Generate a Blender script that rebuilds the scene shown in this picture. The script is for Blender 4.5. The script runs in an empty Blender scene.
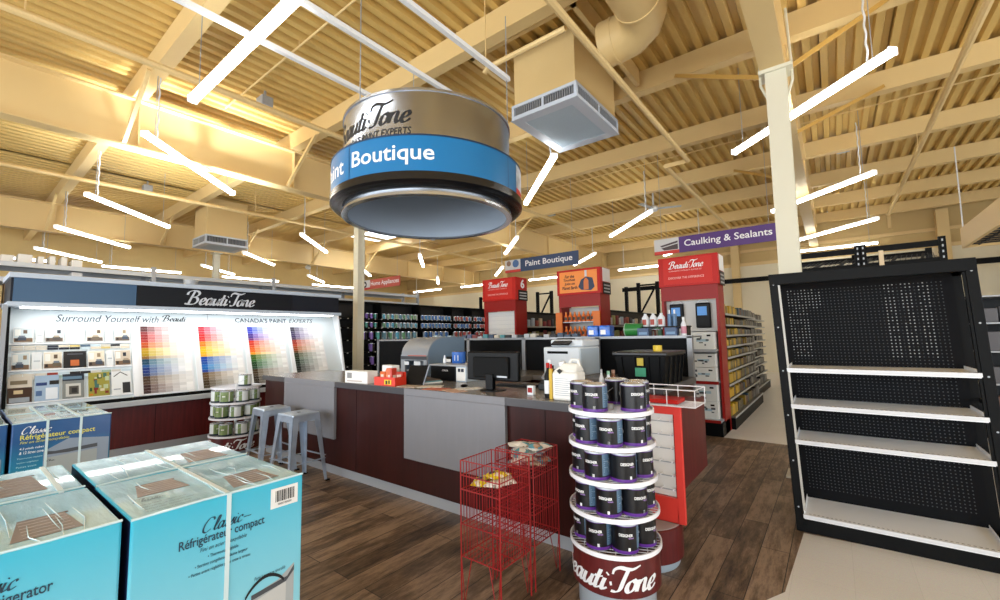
import bpy, bmesh, math, random
from mathutils import Vector, Matrix
random.seed(7)
SC = bpy.context.scene
COL = SC.collection
PI = math.pi
R = math.radians

# ------------------------------------------------------------------ materials
def lin(c):
    return tuple((x/12.92 if x <= .04045 else ((x+.055)/1.055)**2.4) for x in c)
def hx(s):
    s = s.lstrip('#')
    return lin(tuple(int(s[i:i+2], 16)/255 for i in (0, 2, 4)))
MATS = {}
def mat(name, col, rough=.5, metal=0., noise=0., nscale=8., stretch=(1, 1, 1), bump=0., coat=0., emit=0., alpha=1., spec=.5):
    if name in MATS: return MATS[name]
    if isinstance(col, str): col = hx(col)
    m = bpy.data.materials.new(name); m.use_nodes = True
    nt = m.node_tree; b = nt.nodes['Principled BSDF']
    b.inputs['Base Color'].default_value = (*col, 1)
    b.inputs['Roughness'].default_value = rough
    b.inputs['Metallic'].default_value = metal
    b.inputs['Coat Weight'].default_value = coat
    b.inputs['Specular IOR Level'].default_value = spec
    b.inputs['Alpha'].default_value = alpha
    if emit:
        b.inputs['Emission Color'].default_value = (*col, 1)
        b.inputs['Emission Strength'].default_value = emit
    if noise or bump:
        tc = nt.nodes.new('ShaderNodeTexCoord'); mp = nt.nodes.new('ShaderNodeMapping')
        mp.inputs['Scale'].default_value = stretch
        nz = nt.nodes.new('ShaderNodeTexNoise'); nz.inputs['Scale'].default_value = nscale
        nz.inputs['Detail'].default_value = 5
        nt.links.new(tc.outputs['Object'], mp.inputs['Vector']); nt.links.new(mp.outputs['Vector'], nz.inputs['Vector'])
        if noise:
            rp = nt.nodes.new('ShaderNodeValToRGB')
            rp.color_ramp.elements[0].position = .3; rp.color_ramp.elements[1].position = .7
            rp.color_ramp.elements[0].color = (*[max(0, x*(1-noise)) for x in col], 1)
            rp.color_ramp.elements[1].color = (*[min(1, x*(1+noise)) for x in col], 1)
            nt.links.new(nz.outputs['Fac'], rp.inputs['Fac']); nt.links.new(rp.outputs['Color'], b.inputs['Base Color'])
        if bump:
            bp = nt.nodes.new('ShaderNodeBump'); bp.inputs['Strength'].default_value = bump; bp.inputs['Distance'].default_value = .02
            nt.links.new(nz.outputs['Fac'], bp.inputs['Height']); nt.links.new(bp.outputs['Normal'], b.inputs['Normal'])
    MATS[name] = m
    return m
def attr_mat(name, rough=.5):
    if name in MATS: return MATS[name]
    m = bpy.data.materials.new(name); m.use_nodes = True
    nt = m.node_tree; b = nt.nodes['Principled BSDF']; b.inputs['Roughness'].default_value = rough
    a = nt.nodes.new('ShaderNodeAttribute'); a.attribute_name = 'chip'
    nt.links.new(a.outputs['Color'], b.inputs['Base Color'])
    MATS[name] = m
    return m
def wood_floor():
    m = bpy.data.materials.new('dark_wood_planks'); m.use_nodes = True
    nt = m.node_tree; b = nt.nodes['Principled BSDF']; N = nt.nodes.new; L = nt.links.new
    tc = N('ShaderNodeTexCoord'); mp = N('ShaderNodeMapping'); mp.inputs['Rotation'].default_value = (0, 0, R(90))
    L(tc.outputs['Object'], mp.inputs['Vector'])
    br = N('ShaderNodeTexBrick'); br.offset = .37; br.inputs['Scale'].default_value = 1
    br.inputs['Brick Width'].default_value = 1.22; br.inputs['Row Height'].default_value = .17; br.inputs['Mortar Size'].default_value = .0028
    br.inputs['Color1'].default_value = (.25, .25, .25, 1); br.inputs['Color2'].default_value = (.85, .85, .85, 1); br.inputs['Mortar'].default_value = (0, 0, 0, 1)
    L(mp.outputs['Vector'], br.inputs['Vector'])
    m2 = N('ShaderNodeMapping'); m2.inputs['Scale'].default_value = (9, 1.5, 1); L(tc.outputs['Object'], m2.inputs['Vector'])
    nz = N('ShaderNodeTexNoise'); nz.inputs['Scale'].default_value = 2.2; nz.inputs['Detail'].default_value = 9; nz.inputs['Roughness'].default_value = .78
    L(m2.outputs['Vector'], nz.inputs['Vector'])
    n3 = N('ShaderNodeTexNoise'); n3.inputs['Scale'].default_value = 2.0; n3.inputs['Detail'].default_value = 4
    m3 = N('ShaderNodeMapping'); m3.inputs['Scale'].default_value = (2.5, .9, 1); L(tc.outputs['Object'], m3.inputs['Vector']); L(m3.outputs['Vector'], n3.inputs['Vector'])
    mx = N('ShaderNodeMath'); mx.operation = 'MULTIPLY_ADD'; L(br.outputs['Color'], mx.inputs[0]); mx.inputs[1].default_value = .34; L(nz.outputs['Fac'], mx.inputs[2])
    m4 = N('ShaderNodeMath'); m4.operation = 'MULTIPLY_ADD'; L(n3.outputs['Fac'], m4.inputs[0]); m4.inputs[1].default_value = .38; L(mx.outputs[0], m4.inputs[2])
    rp = N('ShaderNodeValToRGB'); e = rp.color_ramp.elements
    e[0].position = .60; e[0].color = (*hx('#2a1f18'), 1); e[1].position = .90; e[1].color = (*hx('#98806a'), 1)
    k = rp.color_ramp.elements.new(.75); k.color = (*hx('#66523f'), 1)
    sc = N('ShaderNodeMath'); sc.operation = 'MULTIPLY'; sc.inputs[1].default_value = .88; L(m4.outputs[0], sc.inputs[0])
    L(sc.outputs[0], rp.inputs['Fac'])
    mm = N('ShaderNodeMix'); mm.data_type = 'RGBA'; L(br.outputs['Fac'], mm.inputs[0]); L(rp.outputs['Color'], mm.inputs[6]); mm.inputs[7].default_value = (*hx('#16100c'), 1)
    L(mm.outputs[2], b.inputs['Base Color'])
    b.inputs['Roughness'].default_value = .42
    bp = N('ShaderNodeBump'); bp.inputs['Strength'].default_value = .15; bp.inputs['Distance'].default_value = .01
    L(nz.outputs['Fac'], bp.inputs['Height']); L(bp.outputs['Normal'], b.inputs['Normal'])
    return m
def tile_floor():
    m = bpy.data.materials.new('beige_vinyl_tile'); m.use_nodes = True
    nt = m.node_tree; b = nt.nodes['Principled BSDF']; N = nt.nodes.new; L = nt.links.new
    tc = N('ShaderNodeTexCoord')
    br = N('ShaderNodeTexBrick'); br.offset = 0; br.inputs['Scale'].default_value = 1
    br.inputs['Brick Width'].default_value = .305; br.inputs['Row Height'].default_value = .305; br.inputs['Mortar Size'].default_value = .001
    br.inputs['Color1'].default_value = (*hx('#dfdbd4'), 1); br.inputs['Color2'].default_value = (*hx('#e2deD8'), 1); br.inputs['Mortar'].default_value = (*hx('#d0ccc4'), 1)
    L(tc.outputs['Object'], br.inputs['Vector'])
    nz = N('ShaderNodeTexNoise'); nz.inputs['Scale'].default_value = 160; nz.inputs['Detail'].default_value = 3; L(tc.outputs['Object'], nz.inputs['Vector'])
    mx = N('ShaderNodeMix'); mx.data_type = 'RGBA'; mx.blend_type = 'MULTIPLY'; mx.inputs[0].default_value = .35
    L(br.outputs['Color'], mx.inputs[6]); L(nz.outputs['Color'], mx.inputs[7])
    g = N('ShaderNodeHueSaturation'); g.inputs['Saturation'].default_value = .8; g.inputs['Value'].default_value = 1.2; L(mx.outputs[2], g.inputs['Color'])
    L(g.outputs['Color'], b.inputs['Base Color']); b.inputs['Roughness'].default_value = .35
    return m
def print_grad(name, c0, c1, z0, z1, rough=.3):
    """printed carton whose ink goes from c0 (low) to c1 (high)"""
    m = bpy.data.materials.new(name); m.use_nodes = True
    nt = m.node_tree; b = nt.nodes['Principled BSDF']; N = nt.nodes.new; L = nt.links.new
    tc = N('ShaderNodeTexCoord'); sp = N('ShaderNodeSeparateXYZ'); L(tc.outputs['Object'], sp.inputs[0])
    mr = N('ShaderNodeMapRange'); mr.inputs[1].default_value = z0; mr.inputs[2].default_value = z1; L(sp.outputs['Z'], mr.inputs[0])
    mx = N('ShaderNodeMix'); mx.data_type = 'RGBA'; L(mr.outputs[0], mx.inputs[0]); mx.inputs[6].default_value = (*hx(c0), 1); mx.inputs[7].default_value = (*hx(c1), 1)
    L(mx.outputs[2], b.inputs['Base Color']); b.inputs['Roughness'].default_value = rough
    b.inputs['Coat Weight'].default_value = .4; b.inputs['Coat Roughness'].default_value = .15
    nz = N('ShaderNodeTexNoise'); nz.inputs['Scale'].default_value = 9; L(tc.outputs['Object'], nz.inputs['Vector'])
    bp = N('ShaderNodeBump'); bp.inputs['Strength'].default_value = .12; bp.inputs['Distance'].default_value = .02
    L(nz.outputs['Fac'], bp.inputs['Height']); L(bp.outputs['Normal'], b.inputs['Normal'])
    return m

def bag_mat(name, cols, scale=16.):
    if name in MATS: return MATS[name]
    m = bpy.data.materials.new(name); m.use_nodes = True
    nt = m.node_tree; b = nt.nodes['Principled BSDF']; N = nt.nodes.new; L = nt.links.new
    tc = N('ShaderNodeTexCoord'); vo = N('ShaderNodeTexVoronoi'); vo.inputs['Scale'].default_value = scale; L(tc.outputs['Object'], vo.inputs['Vector'])
    rp = N('ShaderNodeValToRGB'); rp.color_ramp.interpolation = 'CONSTANT'; e = rp.color_ramp.elements
    e[0].color = (*hx(cols[0]), 1); e[1].position = .5; e[1].color = (*hx(cols[1]), 1)
    for i, c in enumerate(cols[2:]): k = e.new(.66+.12*i); k.color = (*hx(c), 1)
    L(vo.outputs['Color'], rp.inputs['Fac']); L(rp.outputs['Color'], b.inputs['Base Color']); b.inputs['Roughness'].default_value = .25
    MATS[name] = m
    return m

# ------------------------------------------------------------------ mesh builder
class MB:
    def __init__(s): s.v = []; s.f = []; s.m = []; s.c = []; s.k = 0; s.col = None
    def add(s, vs, fs):
        o = len(s.v); s.v += [tuple(v) for v in vs]
        for f in fs: s.f.append([o+i for i in f]); s.m.append(s.k); s.c.append(s.col)
        return s
    def box(s, x0, x1, y0, y1, z0, z1):
        vs = [(x0,y0,z0),(x1,y0,z0),(x1,y1,z0),(x0,y1,z0),(x0,y0,z1),(x1,y0,z1),(x1,y1,z1),(x0,y1,z1)]
        return s.add(vs, [(0,3,2,1),(4,5,6,7),(0,1,5,4),(1,2,6,5),(2,3,7,6),(3,0,4,7)])
    def hexa(s, b, t):
        return s.add(list(b)+list(t), [(0,3,2,1),(4,5,6,7),(0,1,5,4),(1,2,6,5),(2,3,7,6),(3,0,4,7)])
    def bar(s, p, q, w, h=None, up=(0,0,1)):
        p = Vector(p); q = Vector(q); h = h or w
        d = (q-p).normalized(); u = Vector(up)
        if abs(d.dot(u)) > .98: u = Vector((1,0,0))
        a = d.cross(u).normalized()*w/2; b = a.cross(d).normalized()*h/2
        return s.add([p-a-b,p+a-b,p+a+b,p-a+b,q-a-b,q+a-b,q+a+b,q-a+b], [(0,3,2,1),(4,5,6,7),(0,1,5,4),(1,2,6,5),(2,3,7,6),(3,0,4,7)])
    def tube(s, pts, r, n=8, caps=True):
        pts = [Vector(p) for p in pts]; rs = r if isinstance(r, (list, tuple)) else [r]*len(pts)
        rings = []; prev = None
        for i, p in enumerate(pts):
            d = (pts[min(i+1, len(pts)-1)]-pts[max(i-1, 0)]).normalized()
            if prev is None:
                a = d.orthogonal().normalized()
            else:
                a = (prev-d*prev.dot(d))
                a = a.normalized() if a.length > 1e-6 else d.orthogonal().normalized()
            prev = a; b = d.cross(a)
            rings.append([p+(a*math.cos(2*PI*k/n)+b*math.sin(2*PI*k/n))*rs[i] for k in range(n)])
        vs = [v for r_ in rings for v in r_]; fs = []
        for i in range(len(pts)-1):
            for k in range(n):
                fs.append((i*n+k, i*n+(k+1)%n, (i+1)*n+(k+1)%n, (i+1)*n+k))
        if caps: fs.append(tuple(range(n-1,-1,-1))); fs.append(tuple((len(pts)-1)*n+k for k in range(n)))
        return s.add(vs, fs)
    def cyl(s, p, q, r, n=16, r2=None): return s.tube([p, q], [r, r if r2 is None else r2], n)
    def lathe(s, prof, c=(0,0,0), n=32, a0=0, a1=2*PI):
        full = abs(a1-a0-2*PI) < 1e-6; m = n if full else n+1
        vs = []
        for r, z in prof:
            for k in range(m):
                t = a0+(a1-a0)*k/n; vs.append((c[0]+r*math.cos(t), c[1]+r*math.sin(t), c[2]+z))
        fs = []
        for i in range(len(prof)-1):
            for k in range(n):
                k2 = (k+1) % m
                fs.append((i*m+k, i*m+k2, (i+1)*m+k2, (i+1)*m+k))
        return s.add(vs, fs)
    def disc(s, c, r, n=32, flip=False):
        vs = [(c[0]+r*math.cos(2*PI*k/n), c[1]+r*math.sin(2*PI*k/n), c[2]) for k in range(n)]
        return s.add(vs, [tuple(range(n-1,-1,-1)) if flip else tuple(range(n))])
    def prism(s, poly, h0, h1, axis='z'):
        n = len(poly)
        mk = {'z': lambda a,b,h: (a,b,h), 'x': lambda a,b,h: (h,a,b), 'y': lambda a,b,h: (a,h,b)}[axis]
        vs = [mk(a,b,h0) for a,b in poly]+[mk(a,b,h1) for a,b in poly]
        fs = [tuple(range(n-1,-1,-1)), tuple(n+i for i in range(n))]+[(i,(i+1)%n,n+(i+1)%n,n+i) for i in range(n)]
        return s.add(vs, fs)
    def quad(s, a, b, c, d): return s.add([a,b,c,d], [(0,1,2,3)])
    def sphere(s, c, r, n=12, m=8, sz=1., sx=1., sy=1.):
        prof = [(r*math.sin(PI*i/m), -r*math.cos(PI*i/m)*sz) for i in range(m+1)]
        o = len(s.v); s.lathe(prof, (0,0,0), n)
        for i in range(o, len(s.v)):
            x,y,z = s.v[i]; s.v[i] = (c[0]+x*sx, c[1]+y*sy, c[2]+z)
        return s
    def xf(s, fn):
        s.v = [tuple(fn(*v)) for v in s.v]; return s
    def rz(s, a, c=(0,0)):
        ca, sa = math.cos(a), math.sin(a)
        return s.xf(lambda x,y,z: (c[0]+(x-c[0])*ca-(y-c[1])*sa, c[1]+(x-c[0])*sa+(y-c[1])*ca, z))
    def join(s, o):
        b = len(s.v); s.v += o.v
        s.f += [[b+i for i in f] for f in o.f]; s.m += [s.k]*len(o.f); s.c += [s.col]*len(o.f); return s
    def mesh(s, name, mats, bevel=0, smooth=False, segs=2, fix=True):
        bm = bmesh.new()
        vs = [bm.verts.new(v) for v in s.v]
        cl = bm.loops.layers.color.new('chip') if any(c is not None for c in s.c) else None
        for f, m, c in zip(s.f, s.m, s.c):
            try: fc = bm.faces.new([vs[i] for i in f])
            except ValueError: continue
            fc.material_index = m; fc.smooth = smooth
            if cl is not None:
                for l in fc.loops: l[cl] = (*(c or (1,1,1)), 1)
        if fix and cl is None:
            bmesh.ops.remove_doubles(bm, verts=bm.verts, dist=1e-6)
            bmesh.ops.recalc_face_normals(bm, faces=bm.faces)
        if bevel:
            bmesh.ops.bevel(bm, geom=[e for e in bm.edges if e.is_manifold and e.calc_face_angle(0) > .5], offset=bevel, segments=segs, affect='EDGES', profile=.5, clamp_overlap=True)
        me = bpy.data.meshes.new(name); bm.to_mesh(me); bm.free()
        for m in (mats if isinstance(mats, (list, tuple)) else [mats]): me.materials.append(m)
        if smooth:
            try: me.set_sharp_from_angle(angle=R(38))
            except Exception: pass
        return me

def obj(name, mb, mats, parent=None, loc=(0,0,0), world=False, bevel=0, smooth=False, label=None, segs=2, fix=True):
    """one mesh object; world=True: the builder's points are world points and the origin goes to loc / the parent's origin"""
    if world:
        o = Vector(parent_loc(parent)) if parent else Vector(loc)
        mb.xf(lambda x,y,z: (x-o.x, y-o.y, z-o.z))
    me = mb.mesh(name, mats, bevel, smooth, segs, fix)
    ob = bpy.data.objects.new(name, me); COL.objects.link(ob)
    if parent: ob.parent = parent
    else: ob.location = loc
    if label: ob['label'] = label
    return ob
def parent_loc(p):
    v = Vector((0,0,0))
    while p: v += Vector(p.location); p = p.parent
    return v
def thing(name, label, cat, loc=(0,0,0), rz=0, group=None):
    o = bpy.data.objects.new(name, None); COL.objects.link(o); o.empty_display_size = .05
    o.location = loc; o.rotation_euler = (0,0,rz); tag(o, label, cat, group); return o
def tag(o, label, cat, group=None, kind=None):
    o['label'] = label; o['category'] = cat
    if group: o['group'] = group
    if kind: o['kind'] = kind
    return o
def struct(name, mb, mats, **k):
    o = obj(name, mb, mats, **k); o['kind'] = 'structure'; return o
def kids(o): return [c for c in COL.objects if c.parent == o]
def dup(root, loc, rz=None, label=None, group=None):
    r = root.copy(); COL.objects.link(r); r.location = loc
    if rz is not None: r.rotation_euler = (0,0,rz)
    if label: r['label'] = label
    if group: r['group'] = group
    for ch in list(root.children):
        c = ch.copy(); COL.objects.link(c); c.parent = r
        for g in list(ch.children):
            d = g.copy(); COL.objects.link(d); d.parent = c
    return r
ORD = ['first','second','third','fourth','fifth','sixth','seventh','eighth','ninth','tenth','eleventh','twelfth','thirteenth','fourteenth','fifteenth','sixteenth','seventeenth','eighteenth','nineteenth','twentieth']

# ------------------------------------------------------------------ lettering
def text2d(s, w=None, h=None, bold=0., shear=0., spacing=1.):
    """flat letters as 2D triangles, bounding box scaled to w x h, lower left at 0,0"""
    cu = bpy.data.curves.new('letters', 'FONT'); cu.body = s; cu.size = 1; cu.offset = bold; cu.shear = shear
    cu.space_character = spacing; cu.resolution_u = 3; cu.fill_mode = 'FRONT'
    ob = bpy.data.objects.new('letters', cu)
    me = bpy.data.meshes.new_from_object(ob)
    mb = MB(); mb.add([(v.co.x, v.co.y, 0) for v in me.vertices], [tuple(p.vertices) for p in me.polygons])
    bpy.data.meshes.remove(me); bpy.data.objects.remove(ob); bpy.data.curves.remove(cu)
    return fit2d(mb, w, h)
def fit2d(mb, w=None, h=None):
    xs = [v[0] for v in mb.v]; ys = [v[1] for v in mb.v]
    x0, x1, y0, y1 = min(xs), max(xs), min(ys), max(ys)
    kx = w/(x1-x0) if w else None; ky = h/(y1-y0) if h else None
    kx = kx or ky; ky = ky or kx
    return mb.xf(lambda x,y,z: ((x-x0)*kx, (y-y0)*ky, 0))
def spline(pts, n=7):
    P = [Vector((p[0], p[1])) for p in pts]; P = [P[0]*2-P[1]]+P+[P[-1]*2-P[-2]]; out = []
    for i in range(1, len(P)-2):
        for k in range(n):
            t = k/n; a, b, c, d = P[i-1], P[i], P[i+1], P[i+2]
            out.append(.5*((2*b)+(c-a)*t+(2*a-5*b+4*c-d)*t*t+(3*b-a-3*c+d)*t**3))
    out.append(P[-2]); return out
GLY = {
 'B': (.78, [[(-.16,.70),(-.12,.90),(.10,1.03),(.42,1.0),(.58,.82),(.44,.60),(.16,.53)], [(.16,.53),(.48,.52),(.62,.30),(.48,.05),(.16,.0),(-.14,.05)], [(.24,.98),(.16,.5),(.10,.02)]]),
 'C': (.72, [[(.60,.80),(.50,.99),(.22,.96),(.02,.55),(.04,.14),(.26,.0),(.54,.18)]]),
 'T': (.40, [[(-.22,.72),(-.20,.92),(-.02,1.02),(.26,.96),(.48,.95),(.74,1.08)], [(.30,.94),(.24,.5),(.20,.12),(.08,.0),(-.10,.02)]]),
 'l': (.26, [[(0,.1),(.16,.5),(.22,.9),(.12,.98),(.05,.5),(.04,.12),(.12,.01),(.26,.12)]]),
 'e': (.37, [[(.0,.20),(.16,.24),(.28,.38),(.20,.50),(.06,.42),(.0,.18),(.10,.01),(.24,.03),(.37,.16)]]),
 'a': (.46, [[(.30,.42),(.18,.51),(.03,.38),(.0,.14),(.08,.0),(.20,.07),(.32,.38)], [(.33,.50),(.30,.14),(.36,.01),(.46,.10)]]),
 'u': (.46, [[(.02,.50),(-.01,.18),(.06,.01),(.18,.06),(.31,.36)], [(.33,.50),(.30,.14),(.36,.01),(.46,.10)]]),
 't': (.24, [[(.08,.82),(.02,.18),(.08,.01),(.24,.10)], [(-.10,.52),(.06,.50),(.22,.55)]]),
 'i': (.20, [[(.03,.50),(.0,.14),(.06,.01),(.20,.12)], [(.06,.68),(.10,.72)]]),
 '.': (.20, [[(.02,.30),(.09,.33)]]),
 'o': (.36, [[(.18,.51),(.03,.38),(.0,.13),(.12,.0),(.27,.13),(.30,.38),(.19,.51),(.26,.42),(.38,.44)]]),
 'n': (.46, [[(.02,.50),(.0,.02)], [(.01,.28),(.14,.48),(.27,.46),(.28,.18),(.34,.01),(.46,.10)]]),
 's': (.28, [[(-.04,.08),(.10,.30),(.18,.52),(.16,.36),(.24,.16),(.14,.0),(.0,.05)]]),
 'c': (.32, [[(.28,.40),(.18,.51),(.02,.38),(.0,.13),(.12,.0),(.32,.12)]]),
 '_': (.4, [[(.0,.05),(.3,.05)]]),
}
def script2d(s, w=None, h=None, thick=.15, thin=.045, slant=.30, n=6):
    mb = MB(); x0 = 0; nib = R(22)
    for ch in s:
        adv, strokes = GLY[ch]
        for st in strokes:
            p = spline(st, n); L_ = []; R_ = []
            for i, q in enumerate(p):
                d = (p[min(i+1,len(p)-1)]-p[max(i-1,0)])
                d = d.normalized() if d.length > 1e-9 else Vector((1,0))
                wd = thin+(thick-thin)*abs(d.x*math.sin(nib)-d.y*math.cos(nib))**1.3
                if ch == '.' or (ch == 'i' and st[0][1] > .6): wd = thick
                if ch == 'T' and st[0][0] < 0: wd = thin+(thick-thin)*.85*math.sin(PI*min(1, max(.06, i/(len(p)-1))))
                t = Vector((-d.y, d.x))*wd/2
                L_.append(q+t); R_.append(q-t)
            vs = [(a.x+x0+slant*a.y, a.y, 0) for a in L_]+[(a.x+x0+slant*a.y, a.y, 0) for a in R_]; m = len(p)
            mb.add(vs, [(m+i, m+i+1, i+1, i) for i in range(m-1)])
        x0 += adv+.04
    return fit2d(mb, w, h)
def plane_map(mb, O, U, V, lift=.002):
    O = Vector(O); U = Vector(U).normalized(); V = Vector(V).normalized(); N = U.cross(V).normalized()*lift
    return mb.xf(lambda x,y,z: O+U*x+V*y+N)
def cyl_map(mb, c, r, th0, z0, sag=0):
    return mb.xf(lambda x,y,z: (c[0]+r*math.cos(th0+x/r), c[1]+r*math.sin(th0+x/r), z0+y))
def letters(mb, m, parent, name='lettering', world=True):
    return obj(name, mb, m, parent, world=world, fix=False)
WORLD, WIN, EXPO, TUBE_E, ADDED_UPL = 1.0, 900., 0.30, 11., 3000.
# ------------------------------------------------------------------ palette
CREAM = mat('cream_paint', '#dec385', .55, noise=.03, nscale=2)
DECK = mat('cream_deck_paint', '#d7b56c', .5)
BEAM = mat('cream_beam_paint', '#e0c389', .5)
COLM = mat('off_white_column_paint', '#d9d4be', .5)
WALLU = mat('tan_wall_panel', '#c9ad75', .7)
WALLL = mat('pale_cream_wall', '#e6dcc0', .75, noise=.03, nscale=1)
WHITE = mat('white_enamel', '#eceef0', .35)
WPLAS = mat('white_plastic', '#e4e8ec', .3)
GREYM = mat('grey_metal', '#a9adb3', .4, .3)
BLACKM = mat('black_metal', '#070809', .5, spec=.12)
BLACKP = mat('black_plastic', '#08090b', .4, spec=.16)
DARKP = mat('charcoal_plastic', '#1d2023', .5, spec=.3)
STEEL = mat('brushed_steel', '#b9b4ad', .22, 1., noise=.12, nscale=6, stretch=(1, 1, 60))
GALV = mat('galvanised_steel', '#b9c8da', .3, .6, noise=.10, nscale=10)
MAROON = mat('maroon_laminate', '#561a1a', .35, noise=.28, nscale=3.0, stretch=(9, 9, .7), spec=.35)
MAROON2 = mat('dark_maroon_laminate', '#300e0a', .35, noise=.25, nscale=3.0, stretch=(9, 9, .7), spec=.3)
LAMG = mat('grey_laminate', '#7b7b80', .4, noise=.025, nscale=3, stretch=(8, 8, .8))
TOPG = mat('grey_worktop_laminate', '#77726e', .25, noise=.10, nscale=7)
EDGEG = mat('charcoal_worktop_edge', '#47464a', .3)
ALU = mat('aluminium_trim', '#8e9093', .4, .4)
RED = mat('red_paint', '#b5190f', .45, spec=.25)
DRED = mat('dark_red_panel', '#8f1712', .4, spec=.25)
WIRER = mat('red_wire', '#951a1c', .4)
WIREW = mat('white_wire', '#e9e9ee', .3)
NAVY = mat('navy_ink', '#2d3550', .5)
INKD = mat('dark_ink', '#1b2638', .6)
INKW = mat('white_ink', '#f4f4f4', .5)
INKY = mat('yellow_ink', '#e3dc5a', .5)
INKB = mat('black_ink', '#101012', .6)
TUBE = mat('fluorescent_lens', (.98, .985, .97), .5, emit=TUBE_E)
PAPER = mat('white_paper', '#e9e8e4', .7)

# ------------------------------------------------------------------ camera
cam = bpy.data.cameras.new('camera'); cam.sensor_width = 36; cam.lens = 36*430.03/1000; cam.clip_end = 200
co = bpy.data.objects.new('camera', cam); COL.objects.link(co)
P_, RL_, YW_ = .083317, -.017289, .65778
cy_, sy_ = math.cos(YW_), math.sin(YW_)
def toW(v): return Vector((cy_*v[0]-sy_*v[1], sy_*v[0]+cy_*v[1], v[2]))
fw = Vector((0, math.cos(P_), math.sin(P_))); up = Vector((0, -math.sin(P_), math.cos(P_))); rt = Vector((1, 0, 0))
r2 = rt*math.cos(RL_)+up*math.sin(RL_); u2 = up*math.cos(RL_)-rt*math.sin(RL_)
r2, u2, fw = toW(r2), toW(u2), toW(fw)
co.matrix_world = Matrix(((r2.x, u2.x, -fw.x, 0), (r2.y, u2.y, -fw.y, 0), (r2.z, u2.z, -fw.z, 1.53), (0, 0, 0, 1)))
SC.camera = co
def facecam(x, y): return math.atan2(-y, -x)      # heading from a point to where the photograph was taken
def screen_x(x, y):                                # order of things from left to right as one sees them
    v = Vector((x, y, 0)); return v.dot(r2)/max(.1, v.dot(fw))

# ------------------------------------------------------------------ setting
def slab(poly, z0=-.05, z1=0.): return MB().prism(poly, z0, z1)
XL, XR, YB, YF = -22.8, 9.0, 19.2, -6.0
struct('floor', slab([(XL, YF), (-.9, YF), (-.9, 2.0), (-.327, 3.117), (-.28, 4.085), (.3, 4.12), (.3, 7.05), (XL, 7.05)]), wood_floor())
struct('floor_tile', slab([(.3, 7.05), (.3, 4.12), (-.28, 4.085), (-.327, 3.117), (-.9, 2.0), (-.9, YF), (XR, YF), (XR, YB), (XL, YB), (XL, 7.05)]), tile_floor())
# ribbed roof deck: ribs run along Y; a hatch is left open for the skylight
ZD = 5.58
def deck(x0, x1, y0, y1):
    mb = MB(); p = .20; n = int(round((x1-x0)/p)); prof = []
    for i in range(n):
        x = x0+i*p; prof += [(x, ZD), (x+.085, ZD), (x+.105, ZD+.075), (x+.18, ZD+.075)]
        if i % 4 == 3: prof += [(x+.182, ZD+.2), (x+.196, ZD+.2), (x+.198, ZD)]
    prof.append((x1, ZD))
    vs = [(x, y0, z) for x, z in prof]+[(x, y1, z) for x, z in prof]; m = len(prof)
    return mb.add(vs, [(i, i+1, m+i+1, m+i) for i in range(m-1)])
SX0, SX1, SY0, SY1 = -15.0, -13.5, 9.1, 11.0
d = deck(XL, SX0, YF, YB)
for a in ((SX0, SX1, YF, SY0), (SX0, SX1, SY1, YB), (SX1, XR+.1, YF, YB)): d.join(deck(*a))
struct('ceiling', d, DECK, fix=False)
mb = MB()
for (x0, x1, y0, y1) in ((SX0-.03, SX0, SY0, SY1), (SX1, SX1+.03, SY0, SY1), (SX0, SX1, SY0-.03, SY0), (SX0, SX1, SY1, SY1+.03)): mb.box(x0, x1, y0, y1, ZD, ZD+.5)
struct('skylight_curb', mb, WHITE)
struct('skylight_dome', MB().box(SX0, SX1, SY0, SY1, ZD+.5, ZD+.53), mat('skylight_dome', (.95, .97, 1.), .4, emit=9.))
# walls
mb = MB(); mb.box(XL, XR, YB, YB+.2, 4.1, ZD+.1)
for i in range(27):
    x = XL+.6+i*1.2; mb.box(x, x+.02, YB-.012, YB, 4.1, ZD)
struct('wall_back', mb, WALLU)
struct('wall_back_lower', MB().box(XL, XR, YB-.12, YB+.2, 0, 4.1), WALLL)
struct('wall_left', MB().box(XL-.2, XL, YF, YB, 0, ZD+.1), CREAM)
struct('trim_1', MB().box(XL, XR, YB-.16, YB-.0, 4.08, 4.2).box(XL, XR, YB-.10, YB, 4.62, 4.72), BEAM)
for x in (-14.2, -8.6, -2.9, 2.9):
    struct('wall_column', MB().box(x-.14, x+.14, YB-.3, YB-.0, 0, 5.26), BEAM)
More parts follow.
